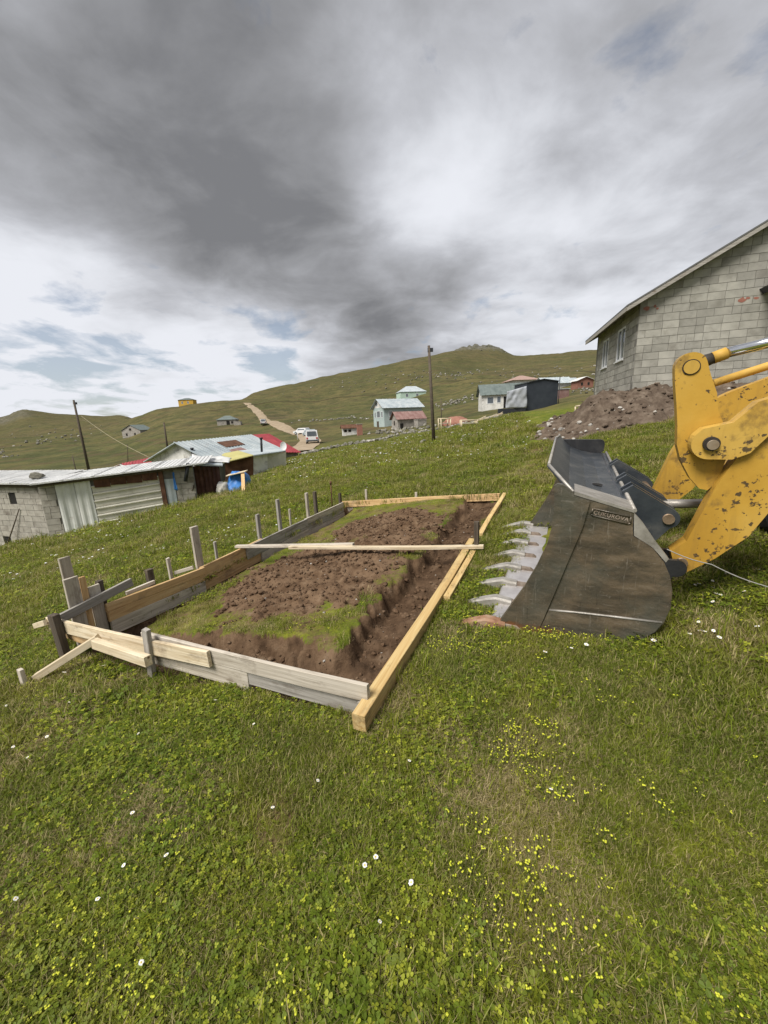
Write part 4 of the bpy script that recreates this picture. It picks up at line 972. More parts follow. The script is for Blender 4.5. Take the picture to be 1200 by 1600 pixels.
def clover(name, n, R, rl, seed, hh=.03):
    r = random.Random(seed); V, Fc, T = [], [], []
    for _ in range(n):
        q = r.uniform(0, 2 * math.pi); d = R * math.sqrt(r.random()); bx, by, bz = d * math.cos(q), d * math.sin(q), r.uniform(.008, hh); s = rl * r.uniform(.6, 1.25); a0 = r.uniform(0, 6.3); tn = (r.random(), r.random(), r.random(), 1)
        tx, ty = r.uniform(-.45, .45), r.uniform(-.45, .45)
        for k in range(3):
            a = a0 + k * 2.094; ca, sa = math.cos(a), math.sin(a); b = len(V)
            for (fx, fy, fz) in ((0, 0, 0), (.45, -.42, .06), (.95, -.40, .10), (1.08, 0, .0), (.95, .40, .10), (.45, .42, .06)):
                x, y = s * (fx * ca - fy * sa), s * (fx * sa + fy * ca); V.append((bx + x, by + y, bz + s * fz + tx * x + ty * y)); T.append(tn)
            Fc += [(b, b + 1, b + 2, b + 3), (b, b + 3, b + 4, b + 5)]
    return proto(name, V, Fc, T, m='clover_leaf')
kinds = [tuft('k0', 46, .075, .018, .045, .0032, 'grass_blade', 1, .9), tuft('k1', 46, .075, .025, .06, .0030, 'grass_blade', 2, 1.0), tuft('k2', 60, .08, .012, .032, .0034, 'grass_blade', 3, 1.1),
         tuft('k3', 34, .065, .012, .036, .0024, 'dry_blade', 4, 1.3, .5), clover('k4', 24, .08, .0085, 5), clover('k5', 17, .075, .0102, 6, .036), tuft('k6', 8, .02, .06, .13, .004, 'grass_blade', 7, .5), tuft('k7', 26, .08, .008, .022, .0026, 'dry_blade', 8, 1.8, .7)]
def wedge(n, r0, r1, a=60):
    r = np.sqrt(RNG.random(n) * (r1 * r1 - r0 * r0) + r0 * r0); az = np.radians(RNG.uniform(-a, a, n)); return r * np.sin(az), r * np.cos(az)
# bucket footprint in machine axes
def under_bucket(x, y):
    dx, dy = x - LO.x, y - LO.y; s = dx * LB.x + dy * LB.y; o = dx * LW.x + dy * LW.y
    return (s > -.12) & (s < .80) & (o > -.02) & (o < BW + .02)
def heap_at(x, y):
    s = (x - HB.x) * HUX.x + (y - HB.y) * HUX.y; yl = (x - HB.x) * HUY.x + (y - HB.y) * HUY.y
    return (s > -2.4) & (yl > -2.2)
X, Y, S_, I_ = [], [], [], []
for n, r0, r1, sc in ((15000, .45, 2.6, .85), (21000, 2.6, 6.0, 1.15), (20000, 6.0, 13.0, 1.9), (16000, 13.0, 32.0, 3.6)):
    x, y = wedge(n, r0, r1); tr, so, ob = masks(x, y)
    k = RNG.random(n); keep = (tr < .10 * k) & (so < .18 + .83 * k ** 5) & (ob < k) & ~under_bucket(x, y) & ~heap_at(x, y)
    iu, iv = fuv(x, y); keep &= ~((iu > 0) & (iu < 5.1) & (iv > 0) & (iv < 3.08) & (RNG.random(n) < .45 * sstep(.35, .60, fbm(x * 3.1, y * 3.1, 133, 3)) + .45))
    keep &= RNG.random(n) > sstep(.62, .72, fbm(x * 1.7, y * 1.7, 141, 4)) * .75
    x, y = x[keep], y[keep]; cl = fbm(x * 1.9, y * 1.9, 81, 4); dr = fbm(x * 2.0, y * 2.0, 91, 4) ; ta = fbm(x * 1.8, y * 1.8, 95, 3); k = RNG.random(len(x)); k2 = RNG.random(len(x))
    lush = sstep(.42, .62, cl)
    idx = np.where(k < .40 * lush + .03, np.where(k2 < .6, 4, 5), np.where(k2 < .34, 0, np.where(k2 < .55, 1, 2)))
    uu, vv = fuv(x, y); inn = (uu > -.05) & (uu < 5.15) & (vv > 0) & (vv < 3.1)
    _, so2, _ = masks(x, y); dry = RNG.random(len(x)) < sstep(.50, .66, dr) * .60 + .13 + inn * .34 + so2 * .4; idx = np.where(dry, np.where(RNG.random(len(x)) < .5, 3, 7), idx)
    idx = np.where(RNG.random(len(x)) < .012, 6, idx)
    if r0 > 5: idx = np.where(idx == 6, 1, idx)
    X.append(x); Y.append(y); I_.append(idx); S_.append(np.where(inn, np.minimum(sc, 1.15) * .72, sc) * (.72 + .6 * RNG.random(len(x))) * (.45 + 1.1 * ta))
X, Y, S_, I_ = map(np.concatenate, (X, Y, S_, I_))
scatter('grass', np.stack([X, Y, H(X, Y)], 1), S_, RNG.uniform(0, 6.28, len(X)), I_, kinds, 'short grazed grass and clover covering the meadow', RNG.normal(0, .08, len(X)))
# yellow flower heads
def yhead(name, seed):
    r = random.Random(seed); bm = bmesh.new()
    for _ in range(r.randint(4, 7)):
        x, y, z = r.gauss(0, .012), r.gauss(0, .012), r.uniform(.022, .048); s = r.uniform(.0022, .0040)
        tube(bm, [(x * .3, y * .3, 0), (x, y, z)], .0006, 3, False, 1)
        c = bmesh.ops.create_icosphere(bm, subdivisions=1, radius=s, matrix=Matrix.Translation((x, y, z)) @ Matrix.Diagonal((1, 1, .7, 1)))
    me = bpy.data.meshes.new(name); bm.to_mesh(me); bm.free(); me.materials.append(MATS['yellow_petal']); me.materials.append(MATS['flower_stem']); return bpy.data.objects.new(name, me)
x, y = wedge(60000, .5, 4.2, 54); u = x / np.maximum(y, .3)
zone = sstep(.05, .25, u) * sstep(.78, .45, u) * (.35 + .65 * sstep(3.6, 1.8, np.hypot(x, y))) + sstep(-.35, -.7, u) * sstep(1.9, 1.0, np.hypot(x, y)) * .8 + .05
pr = sstep(.47, .70, fbm(x * 3.4, y * 3.4, 101, 4)) * zone; tr, so, ob = masks(x, y)
k = (RNG.random(len(x)) < pr * .17) & (tr < .1) & (so < .1) & ~under_bucket(x, y); x, y = x[k], y[k]
scatter('yellow_flowers', np.stack([x, y, H(x, y)], 1), RNG.uniform(.75, 1.35, len(x)), RNG.uniform(0, 6.28, len(x)), RNG.integers(0, 4, len(x)), [yhead('y%d' % i, i) for i in range(4)], 'small lime yellow flower clusters in the foreground grass')
# distant white flowers
def wdot(name, s):
    bm = bmesh.new(); bmesh.ops.create_icosphere(bm, subdivisions=1, radius=s, matrix=Matrix.Translation((0, 0, .05)) @ Matrix.Diagonal((1, 1, .45, 1)))
    me = bpy.data.meshes.new(name); bm.to_mesh(me); bm.free(); me.materials.append(MATS['white_petal']); return bpy.data.objects.new(name, me)
x, y = wedge(9000, 4.5, 30, 56); az = np.degrees(np.arctan2(x, y)); tr, so, ob = masks(x, y)
uu, vv = fuv(x, y)
pr = sstep(.46, .66, fbm(x * .45, y * .45, 111, 3)) * (.3 + .9 * sstep(-5, -28, az)) * .8 + .03
k = (RNG.random(len(x)) < pr) & ~((uu > -.1) & (uu < 5.3) & (vv > -.1) & (vv < 3.3)) & ~heap_at(x, y); x, y = x[k], y[k]
scatter('white_flowers', np.stack([x, y, H(x, y)], 1), RNG.uniform(.6, 1.5, len(x)) * np.clip(np.hypot(x, y) / 14, .6, 1.5), RNG.uniform(0, 6.28, len(x)), np.zeros(len(x), int), [wdot('w0', .024)], 'tiny white flowers scattered far over the meadow')
# clods and pebbles on bare soil, stones on the heap
def rock(name, seed, m, sq=.75, sub=2):
    r = random.Random(seed); bm = bmesh.new(); bmesh.ops.create_icosphere(bm, subdivisions=sub, radius=1)
    pl = [(Vector((r.gauss(0, 1), r.gauss(0, 1), r.gauss(0, 1))).normalized(), r.uniform(.55, .85)) for _ in range(9)]
    for v in bm.verts:
        for n_, d_ in pl:
            e = v.co.dot(n_) - d_
            if e > 0: v.co -= n_ * e * .9
        v.co *= 1 + r.uniform(-.05, .05); v.co.z *= sq
    me = bpy.data.meshes.new(name); bm.to_mesh(me); bm.free(); me.materials.append(MATS[m]); return bpy.data.objects.new(name, me)
x = FO.x + FU.x * 2.5 + FV.x * 1.5 + RNG.uniform(-4, 4, 60000); y = FO.y + FU.y * 2.5 + FV.y * 1.5 + RNG.uniform(-4, 4, 60000)
tr, so, ob = masks(x, y); k = RNG.random(len(x)) < np.maximum(tr * .55, so) * .85; x, y = x[k], y[k]
sz = .005 + .026 * RNG.random(len(x)) ** 4; ki = np.where(RNG.random(len(x)) < .035, RNG.integers(3, 5, len(x)), RNG.integers(0, 3, len(x))); sz = np.where(ki > 2, sz * .5, sz)
scatter('soil_clods', np.stack([x, y, H(x, y) + sz * .2], 1), sz, RNG.uniform(0, 6.28, len(x)), ki, [rock('c%d' % i, i, 'soil') for i in range(3)] + [rock('c%d' % i, i, 'stone') for i in (3, 4)], 'crumbs of dug earth and pebbles inside the frame')
hx, hy, hz, hh = HPX.ravel(), HPY.ravel(), HPZ.ravel(), HPH.ravel()
sel = np.nonzero((hh > .03) & (hz > H(hx, hy) - .02))[0]; pk_ = RNG.choice(sel, 5200); lowb = np.where(hh[pk_] < .35, 1, .35)
sz = (.007 + .085 * RNG.random(len(pk_)) ** 6) * (.7 + .5 * lowb); ki = np.where(RNG.random(len(pk_)) < .06 + .22 * (hh[pk_] < .3), RNG.integers(3, 6, len(pk_)), RNG.integers(0, 3, len(pk_)))
scatter('heap_rubble', np.stack([hx[pk_] + RNG.uniform(-.04, .04, len(pk_)), hy[pk_] + RNG.uniform(-.04, .04, len(pk_)), hz[pk_] + sz * .15], 1), sz, RNG.uniform(0, 6.28, len(pk_)), ki, [rock('r%d' % i, 20 + i, 'heap_soil') for i in range(3)] + [rock('r%d' % i, 20 + i, 'stone') for i in (3, 4, 5)], 'clods and pale stones lying on the soil heap')

# ------------------------------------------------------------------ daisies one can count
def daisy_parts():
    bm = bmesh.new(); r = random.Random(4); n = 13
    for k in range(n):
        a = 2 * math.pi * k / n + r.uniform(-.1, .1); L = .0125 * r.uniform(.85, 1.1); ca, sa = math.cos(a), math.sin(a)
        P = [(.003, -.0012, .0), (.008, -.0026, .0012), (L, -.0015, .0002), (L, .0015, .0002), (.008, .0026, .0012), (.003, .0012, .0)]
        vs = [bm.verts.new((x * ca - y * sa, x * sa + y * ca, z + r.uniform(-.0006, .0006))) for x, y, z in P]; bm.faces.new(vs)
    me = bpy.data.meshes.new('petals'); bm.to_mesh(me); bm.free(); me.materials.append(MATS['white_petal'])
    bm = bmesh.new(); bmesh.ops.create_icosphere(bm, subdivisions=2, radius=.0042, matrix=Matrix.Diagonal((1, 1, .55, 1)))
    m2 = bpy.data.meshes.new('heart'); bm.to_mesh(m2); bm.free(); m2.materials.append(MATS['flower_heart'])
    bm = bmesh.new(); tube(bm, [(0, 0, 0), (.002, .001, -.03), (.0, .004, -.075)], .0009, 5)
    m3 = bpy.data.meshes.new('stem'); bm.to_mesh(m3); bm.free(); m3.materials.append(MATS['flower_stem'])
    return me, m2, m3
DP = daisy_parts()
spots = [(210, 1282), (263, 1350), (157, 1420), (197, 1367), (45, 1190), (22, 1172), (75, 1157), (218, 1155), (398, 1142), (498, 1233), (428, 1275), (588, 1354), (571, 1367), (643, 1397), (595, 1465), (851, 1030), (892, 1023), (915, 1018), (1020, 1013), (1085, 922), (1091, 920), (1112, 915), (1117, 937), (1124, 940), (1133, 902), (1112, 927), (1170, 918), (1183, 897), (1160, 935), (1112, 949), (1090, 980), (1092, 995), (1100, 997), (1113, 996), (1122, 1008), (1076, 1002), (1181, 990), (338, 1103), (110, 1103), (12, 1110), (225, 1521), (30, 1420), (128, 893), (163, 1047), (102, 1057), (860, 1250), (640, 1200)]
for i, (px, py) in enumerate(spots):
    p = gp(px, py); o = empty('daisy', (p.x, p.y, onground(p.x, p.y) + .048), random.uniform(0, 6)); o.empty_display_size = .02
    s = random.uniform(.72, 1.0) * (1.15 if py < 1100 else .8); o.scale = (s, s, s); o.rotation_euler = (random.uniform(-.55, .1), random.uniform(-.35, .35), random.uniform(0, 6.3))
    tag(o, 'white daisy with a yellow heart in the short grass', 'daisy', 'white daisies in the foreground grass')
    for nm, me in zip(('petals', 'heart', 'stem'), DP): link(nm, me, o)
# ------------------------------------------------------------------ buildings of the hamlet
def ppm(p): return ((p - CAMP).dot(_Fw)) / FPX       # metres per photograph pixel at p
def corr(bm, M, w, h, pitch, dep, vertical=True, th=.006):
    """corrugated sheet in the x-z plane of M"""
    n = max(2, int((w if vertical else h) / pitch) * 4); A = []
    for i in range(n + 1):
        q = (w if vertical else h) * i / n; d = dep * (0, 1, 1, 0)[i % 4]
        A.append((q, d))
    vs = [[bm.verts.new(M @ Vector((q, -d, e) if vertical else (e, -d, q))) for e in (0, (h if vertical else w))] for q, d in A]
    for a, b in zip(vs, vs[1:]): bm.faces.new((a[0], b[0], b[1], a[1]))
def slab(bm, a, b, c, d, th):
    """four corner points, thickened downwards"""
    T = [bm.verts.new(Vector(p)) for p in (a, b, c, d)]; B = [bm.verts.new(Vector(p) - Vector((0, 0, th))) for p in (a, b, c, d)]
    bm.faces.new(T); bm.faces.new(B[::-1])
    for i in range(4): bm.faces.new((T[i], B[i], B[(i + 1) % 4], T[(i + 1) % 4]))
def ribbed_roof(bm, a, b, c, d, n, hgt=.05, th=.04):
    """a-b eave, d-c ridge; ribs run up the slope as on sheet metal"""
    a, b, c, d = map(Vector, (a, b, c, d)); slab(bm, a, b, c, d, th); up = (b - a).cross(d - a).normalized(); up = up if up.z > 0 else -up
    for k in range(n + 1):
        f = k / n; e0, e1 = a.lerp(b, f), d.lerp(c, f); t_ = (b - a).normalized() * .05
        q = [e0 - t_, e0 + t_, e1 + t_, e1 - t_]; L = [bm.verts.new(p + up * .002) for p in q]; U = [bm.verts.new(p * 1 + up * hgt) for p in q]
        bm.faces.new(U)
        for i in range(4): bm.faces.new((L[i], L[(i + 1) % 4], U[(i + 1) % 4], U[i]))
def building(name, label, cat, p, rz, w, d, h, rise, wall, roof, wins=(), doors=(), over=.3, hip=False, ridge='x', group=None, sink=.8, ribs=0, chimney=None, frame='pvc', gablem=None):
    """p: front left corner on the ground; front faces local -y"""
    e = empty(name, p, rz); tag(e, label, cat, group)
    bm = bmesh.new(); box(bm, 0, w, 0, d, -sink, h)
    bm_obj('wall', bm, MATS[wall], e)
    if rise and not hip:
        if ridge == 'x':
            for k, (x0, x1) in enumerate(((.0, .2), (w - .2, w))):
                bm = bmesh.new(); prism(bm, [(0, h - .002), (d, h - .002), (d / 2, h + rise)], lambda q, o: Vector((o, q[0], q[1])), x0, x1); bm_obj('gable', bm, MATS[gablem or wall], e)
        else:
            for k, (y0, y1) in enumerate(((.0, .2), (d - .2, d))):
                bm = bmesh.new(); prism(bm, [(0, h - .002), (w, h - .002), (w / 2, h + rise)], lambda q, o: Vector((q[0], o, q[1])), y0, y1); bm_obj('gable', bm, MATS[gablem or wall], e)
    bm = bmesh.new(); ov = over; rz_ = rise / (d / 2 if ridge == 'x' else w / 2) * ov; T = h + .06
    if hip:
        m_ = min(w, d) / 2; A = [(-ov, -ov, T - .05), (w + ov, -ov, T - .05), (w + ov, d + ov, T - .05), (-ov, d + ov, T - .05)]; r0, r1 = ((m_, d / 2, T + rise), (w - m_, d / 2, T + rise)) if w >= d else ((w / 2, m_, T + rise), (w / 2, d - m_, T + rise))
        vs = [bm.verts.new(q) for q in A + [r0, r1]]; B = [bm.verts.new((q[0], q[1], q[2] - .08)) for q in A]
        for f in (((0, 1, 5, 4), (1, 2, 5), (2, 3, 4, 5), (3, 0, 4)) if w >= d else ((0, 1, 4), (1, 2, 5, 4), (2, 3, 5), (3, 0, 4, 5))): bm.faces.new([vs[i] for i in f])
        bm.faces.new(B[::-1])
        for i in range(4): bm.faces.new((vs[i], B[i], B[(i + 1) % 4], vs[(i + 1) % 4]))
    elif rise:
        fn = ribbed_roof if ribs else (lambda b_, a1, a2, a3, a4, n_: slab(b_, a1, a2, a3, a4, .07))
        if ridge == 'x':
            fn(bm, (-ov, -ov, T - rz_), (w + ov, -ov, T - rz_), (w + ov, d / 2, T + rise), (-ov, d / 2, T + rise), ribs)
            fn(bm, (w + ov, d + ov, T - rz_), (-ov, d + ov, T - rz_), (-ov, d / 2 + .003, T + rise), (w + ov, d / 2 + .003, T + rise), ribs)
        else:
            fn(bm, (-ov, d + ov, T - rz_), (-ov, -ov, T - rz_), (w / 2, -ov, T + rise), (w / 2, d + ov, T + rise), ribs)
            fn(bm, (w + ov, -ov, T - rz_), (w + ov, d + ov, T - rz_), (w / 2 + .003, d + ov, T + rise), (w / 2 + .003, -ov, T + rise), ribs)
    else: slab(bm, (-ov, -ov, h + .12), (w + ov, -ov, h + .12), (w + ov, d + ov, h + .12), (-ov, d + ov, h + .12), .1)
    rf = bm_obj('roof', bm, MATS[roof], e)
    if chimney:
        cx, cy, ch = chimney; bm = bmesh.new(); box(bm, cx - .25, cx + .25, cy - .25, cy + .25, h, ch); bm_obj('chimney', bm, MATS['rubble_wall'], rf)
    for face, s, z, ww, hh in wins:
        M = {'f': Matrix.Translation((s, -.03, z)), 'l': Matrix.Translation((-.03, d - s, z)) @ Matrix.Rotation(-math.pi / 2, 4, 'Z'), 'r': Matrix.Translation((w + .03, s, z)) @ Matrix.Rotation(math.pi / 2, 4, 'Z')}[face]
        bm = bmesh.new(); f_ = min(.09, ww * .12)
        for a in ((0, ww, 0, f_), (0, ww, hh - f_, hh), (0, f_, f_, hh - f_), (ww - f_, ww, f_, hh - f_)): box(bm, a[0], a[1], 0, .05, a[2], a[3], M)
        wn = bm_obj('window', bm, MATS[frame], e); bm = bmesh.new(); box(bm, f_ - .01, ww - f_ + .01, .012, .04, f_ - .01, hh - f_ + .01, M); bm_obj('pane', bm, MATS['glass' if frame == 'pvc' else 'dark_void'], wn)
    for face, s, ww, hh, m in doors:
        M = {'f': Matrix.Translation((s, -.025, 0)), 'l': Matrix.Translation((-.025, d - s, 0)) @ Matrix.Rotation(-math.pi / 2, 4, 'Z')}[face]
        bm = bmesh.new(); box(bm, 0, ww, 0, .05, -.4, hh, M); bm_obj('door', bm, MATS[m], e)
    return e
def house_at(px, py, wpx, hpx, depth, rz, risepx, wall, roof, name, label, cat='house', wins=(), doors=(), **kw):
    """sizes read off the photograph and turned to metres at the place where the front left corner stands; windows in fractions of the facade"""
    p = gp(px, py); k = ppm(p); w, h, rise = wpx * k, hpx * k, risepx * k; d = depth * k
    W_ = [(f, s * (w if f == 'f' else d), z * h, ww * (w if f == 'f' else d), hh * h) for f, s, z, ww, hh in wins]
    D_ = [(f, s * (w if f == 'f' else d), ww * (w if f == 'f' else d), hh * h, m) for f, s, ww, hh, m in doors]
    return building(name, label, cat, p, rad(rz), w, d, h, rise, wall, roof, W_, D_, **kw)
house_at(601, 668, 66, 30, 46, 22, 13, 'plaster_teal', 'zinc_roof', 'village_house', 'two-storey teal house with a long pale grey metal roof', wins=(('l', .12, .48, .12, .32), ('l', .34, .48, .30, .36), ('l', .74, .48, .14, .32), ('f', .12, .5, .1, .3), ('l', .25, 1.08, .2, .22)), ribs=12, over=.5, gablem='plaster_white', doors=(('l', .3, .2, .3, 'wood_dark'),))
house_at(622, 671, 46, 17, 26, 20, 10, 'rubble_wall', 'faded_red', 'stone_house', 'low rubble stone house with a rusty red sheet roof beside the teal house', wins=(('l', .35, .4, .2, .4),), doors=(('f', .08, .12, .55, 'dark_void'),), frame='wood_dark', ribs=8)
house_at(653, 667, 15, 10, 14, 20, 0, 'rubble_wall', 'rubble_wall', 'stone_shed', 'small flat grey stone lean-to beside the red roofed stone house', 'shed', over=.05)
house_at(626, 625, 42, 12, 26, 12, 9, 'plaster_mint', 'zinc_roof', 'village_house', 'pale mint green house with a hipped grey roof up the slope', hip=True, wins=(('f', .2, .35, .1, .4), ('f', .6, .35, .1, .4)))
house_at(536, 682, 22, 13, 14, 10, 4, 'plaster_white', 'rust', 'hut', 'tiny whitewashed hut with a dark rusty roof below the teal house', 'hut', wins=(('f', .1, .45, .2, .3), ('f', .4, .45, .2, .3)), frame='wood_dark')
house_at(559, 681, 8, 17, 10, 10, 0, 'brick_red', 'stone', 'brick_kiosk', 'narrow red brick annex beside the tiny whitewashed hut', 'shed', over=.05)
house_at(192, 684, 36, 12, 24, -16, 8, 'rubble_wall', 'green_roof', 'stone_house', 'lone grey stone house with a gable roof on the far pasture', ridge='y', wins=(('f', .42, .95, .12, .3), ('f', .2, .3, .1, .35), ('f', .65, .3, .1, .35)), frame='wood_dark')
house_at(340, 666, 28, 9, 20, 6, 6, 'rubble_wall', 'green_roof', 'stone_house', 'small stone house with a dark hipped roof near the dirt track', hip=True, doors=(('f', .5, .18, .8, 'dark_void'),), wins=(('f', .75, .3, .12, .4),), frame='wood_dark')
house_at(366, 665, 10, 5, 10, 6, 0, 'rubble_wall', 'rubble_wall', 'stone_shed', 'low roofless stone pen beside the hipped stone house', 'shed', over=.02)
house_at(280, 638, 22, 10, 16, 5, 3, 'plaster_yellow', 'green_roof', 'village_house', 'bright yellow house standing alone on the ridge', hip=True, wins=(('f', .2, .4, .12, .35), ('f', .6, .4, .12, .35)))
house_at(271, 637, 8, 3.5, 8, 5, 0, 'plaster_white', 'zinc_roof', 'hut', 'small white outbuilding beside the yellow ridge house', 'hut', over=.1)
# white cabin with green roof, dark container and tarpaulin
house_at(753, 644, 74, 26, 40, -6, 15, 'plaster_white', 'green_roof', 'cabin', 'white cabin with a green metal roof beside the dark container', wins=(('f', .10, .42, .14, .40), ('f', .30, .45, .09, .40)), doors=(('f', .44, .12, .80, 'dark_void'),), ribs=10, over=.35)
pC = gp(822, 642); kC = ppm(pC); ctn = empty('container', pC, rad(8)); tag(ctn, 'dark grey steel container with a low gabled front on the meadow edge', 'container')
cw, chh = 52 * kC, 43 * kC
bm = bmesh.new(); prism(bm, [(0, -.5), (cw, -.5), (cw, chh), (cw * .52, chh + 3.5 * kC), (0, chh - 1 * kC)], lambda q, o: Vector((q[0], o, q[1])), 0, 3.2); bm_obj('wall', bm, MATS['dark_panel'], ctn)
bm = bmesh.new(); slab(bm, (-.1, -.12, chh - 1 * kC + .08), (cw * .52, -.12, chh + 3.5 * kC + .08), (cw * .52, 3.3, chh + 3.5 * kC + .08), (-.1, 3.3, chh - 1 * kC + .08), .07); slab(bm, (cw * .52 + .003, -.12, chh + 3.5 * kC + .08), (cw + .1, -.12, chh + .06), (cw + .1, 3.3, chh + .06), (cw * .52 + .003, 3.3, chh + 3.5 * kC + .08), .07); bm_obj('roof', bm, MATS['black_metal'], ctn)
bm = bmesh.new(); tube(bm, [(cw + .06, -.1, 0), (cw + .10, -.1, chh + 7 * kC)], .05, 8); bm_obj('stove_pipe', bm, MATS['black_metal'], ctn)
bm = bmesh.new(); box(bm, cw - .04, cw + .30, -.16, -.10, -.4, 9 * kC); bm_obj('white_board', bm, MATS['pvc'], ctn)
# tarpaulin hung on the front, with folds
def tarp(name, c, nx, ny, amp, seed, m, label, cat, fringe=0.0):
    A, B, Cc, Dd = map(Vector, c); nrm = (B - A).cross(Dd - A).normalized(); r = random.Random(seed); V, Fc = [], []
    for j in range(ny + 1):
        for i in range(nx + 1):
            fu, fv = i / nx, j / ny; p = (A.lerp(B, fu)).lerp(Dd.lerp(Cc, fu), fv)
            d = amp * (math.sin(9 * fu + 5 * fv + seed) * .6 + math.sin(17 * fu - 11 * fv) * .25 + float(vnoise(fu * 9, fv * 7, seed)) * .8)
            V.append(p + nrm * d)
    for j in range(ny):
        for i in range(nx): a = j * (nx + 1) + i; Fc.append((a, a + 1, a + nx + 2, a + nx + 1))
    o = mesh_obj(name, V, Fc, MATS[m], smooth=True); md = o.modifiers.new('thick', 'SOLIDIFY'); md.thickness = .02; tag(o, label, cat); return o
yT = pC.y - .35
tarp('tarpaulin', (at(790, 638, yT), at(823, 637, yT - .05), at(823, 603, yT - .05), at(792, 612, yT)), 18, 14, .12, 3, 'grey_tarp', 'pale grey tarpaulin hung between the white cabin and the container', 'tarpaulin')
pb_ = at(800, 641, yT + .3); bm = bmesh.new(); box(bm, 0, 4.6 * kC * 9, 0, .4, -.3, 4 * kC); bn = bm_obj('trough', bm, MATS['black_metal']); bn.location = at(779, 643, yT); tag(bn, 'low dark trough under the grey tarpaulin', 'trough')
# houses behind
house_at(803, 607, 40, 11, 34, 8, 8, 'plaster_white', 'tile_roof', 'village_house', 'white house with a pinkish hipped tile roof on the slope', hip=True, wins=(('f', .15, .35, .1, .35), ('f', .42, .35, .1, .35), ('f', .7, .35, .1, .35)), over=.8)
house_at(852, 612, 44, 13, 34, 6, 9, 'plaster_white', 'zinc_roof', 'village_house', 'house with a broad pale grey metal roof behind the container', ribs=10, over=.5)
house_at(874, 624, 16, 14, 10, 8, 0, 'faded_red', 'zinc_roof', 'hut', 'pinkish hut against the back of the dark container', 'hut', over=.1)
house_at(902, 608, 26, 13, 18, 5, 5, 'brick_red', 'plaster_white', 'village_house', 'unplastered red brick house with a pale roof edge', wins=(('f', .2, .4, .14, .35), ('f', .62, .4, .14, .35)), frame='wood_dark', ridge='y')
house_at(889, 601, 12, 6, 9, 5, 3, 'stone', 'zinc_roof', 'hut', 'little grey hut beside the red brick house', 'hut')

# ------------------------------------------------------------------ near sheds on the left
# block shed
def facade(name, label, cat, a, b, zb):
    """thing whose local x runs from a to b along its front"""
    d = Vector(b) - Vector(a); rz = math.atan2(d.y, d.x); e = empty(name, (a[0], a[1], zb), rz); bpy.context.view_layer.update(); tag(e, label, cat); return e, math.hypot(d.x, d.y)
def loc_hit(e, px, py, y=0.0):
    n = e.matrix_world.to_3x3() @ Vector((0, 1, 0)); p0 = e.matrix_world @ Vector((0, y, 0)); return e.matrix_world.inverted() @ on_plane(px, py, p0, n)
A_ = gp(84, 838); S1, _ = facade('block_shed', 'low concrete block shed with a patched bright metal roof and a small dark window', 'shed', (A_.x - 4.6, A_.y + 1.45, 0), (A_.x, A_.y, 0), A_.z - .5)
L1 = 4.82
zt1 = loc_hit(S1, 64, 757).z; zl1 = loc_hit(S1, 0, 772).z
hA, hB = loc_hit(S1, 11, 767), loc_hit(S1, 27, 787); hC, hD = loc_hit(S1, 4, 834), loc_hit(S1, 19, 849)
bm = bmesh.new(); box(bm, 0, L1, .05, .22, -.4, zt1 - .02); sw1 = bm_obj('front_wall', bm, MATS['mortar'], S1)
hs = lay_blocks(S1, sw1, (0, .04, 0), (1, 0, 0), L1, -.2, zt1, .2, .4, 'block_shed', holes=((hA.x, hB.x, hB.z, hA.z), (hC.x, hD.x, -.5, hC.z)), seed=8, proud=.04)
for k, (s0, s1, z0, z1) in enumerate(hs):
    if z1 < 0: continue
    bm = bmesh.new(); box(bm, s0 + .01, s1 - .01, .03, .048, max(z0, -.3), z1); bm_obj('window' if k == 0 else 'hatch', bm, MATS['dark_void'], S1)
bm = bmesh.new(); box(bm, L1 - .2, L1 - .01, .223, 3.2, -.4, zt1 - .02); sw2 = bm_obj('end_wall', bm, MATS['mortar'], S1)
lay_blocks(S1, sw2, (L1 - .012, .2, 0), (0, 1, 0), 3.0, -.2, zt1, .2, .4, 'block_shed', seed=9, proud=.012)
bm = bmesh.new(); nr_ = 5
for k in range(nr_):
    x0, x1 = -.2 + k * (L1 + .10) / nr_, -.2 + (k + 1) * (L1 + .10) / nr_ - .015
    bmr = bmesh.new(); ribbed_roof(bmr, (x0, -.22, zt1 + .05), (x1, -.22, zt1 + .05), (x1, 1.5, zt1 + .27), (x0, 1.5, zt1 + .27), 5, .03, .02); bm_obj('roof_sheet', bmr, MATS['bright_zinc'], S1)
bm.free()
bm = bmesh.new(); box(bm, -.1, L1 + .05, -.06, -.0, zt1 - .10, zt1 + .02); bm_obj('roof_beam', bm, MATS['wood_dark'], S1)
rk0 = loc_hit(S1, 60, 750, .6); me_r = rock('rs', 77, 'rock_grey'); 
for i, (px, py, s) in enumerate(((57, 748, .16), (64, 750, .13))):
    q = S1.matrix_world @ loc_hit(S1, px, py, .3); o = link('roof_stone', me_r.data); o.location = (q.x, q.y, (S1.matrix_world @ Vector((0, 0, zt1 + .17))).z + s * .5); o.scale = (s * 1.5, s, s); tag(o, 'grey stone weighing down the bright metal roof of the block shed', 'stone', 'stones on the shed roof')
# stick leaning on the shed
q0, q1 = gp(10, 853), S1.matrix_world @ loc_hit(S1, 30, 795, -.03); bm = bmesh.new(); tube(bm, [q0, q0.lerp(q1, .5) + Vector((.01, 0, .01)), q1], [.022, .02, .015], 7); tag(bm_obj('stick', bm, MATS['wood_pole']), 'crooked stick leaning on the block shed wall', 'stick')
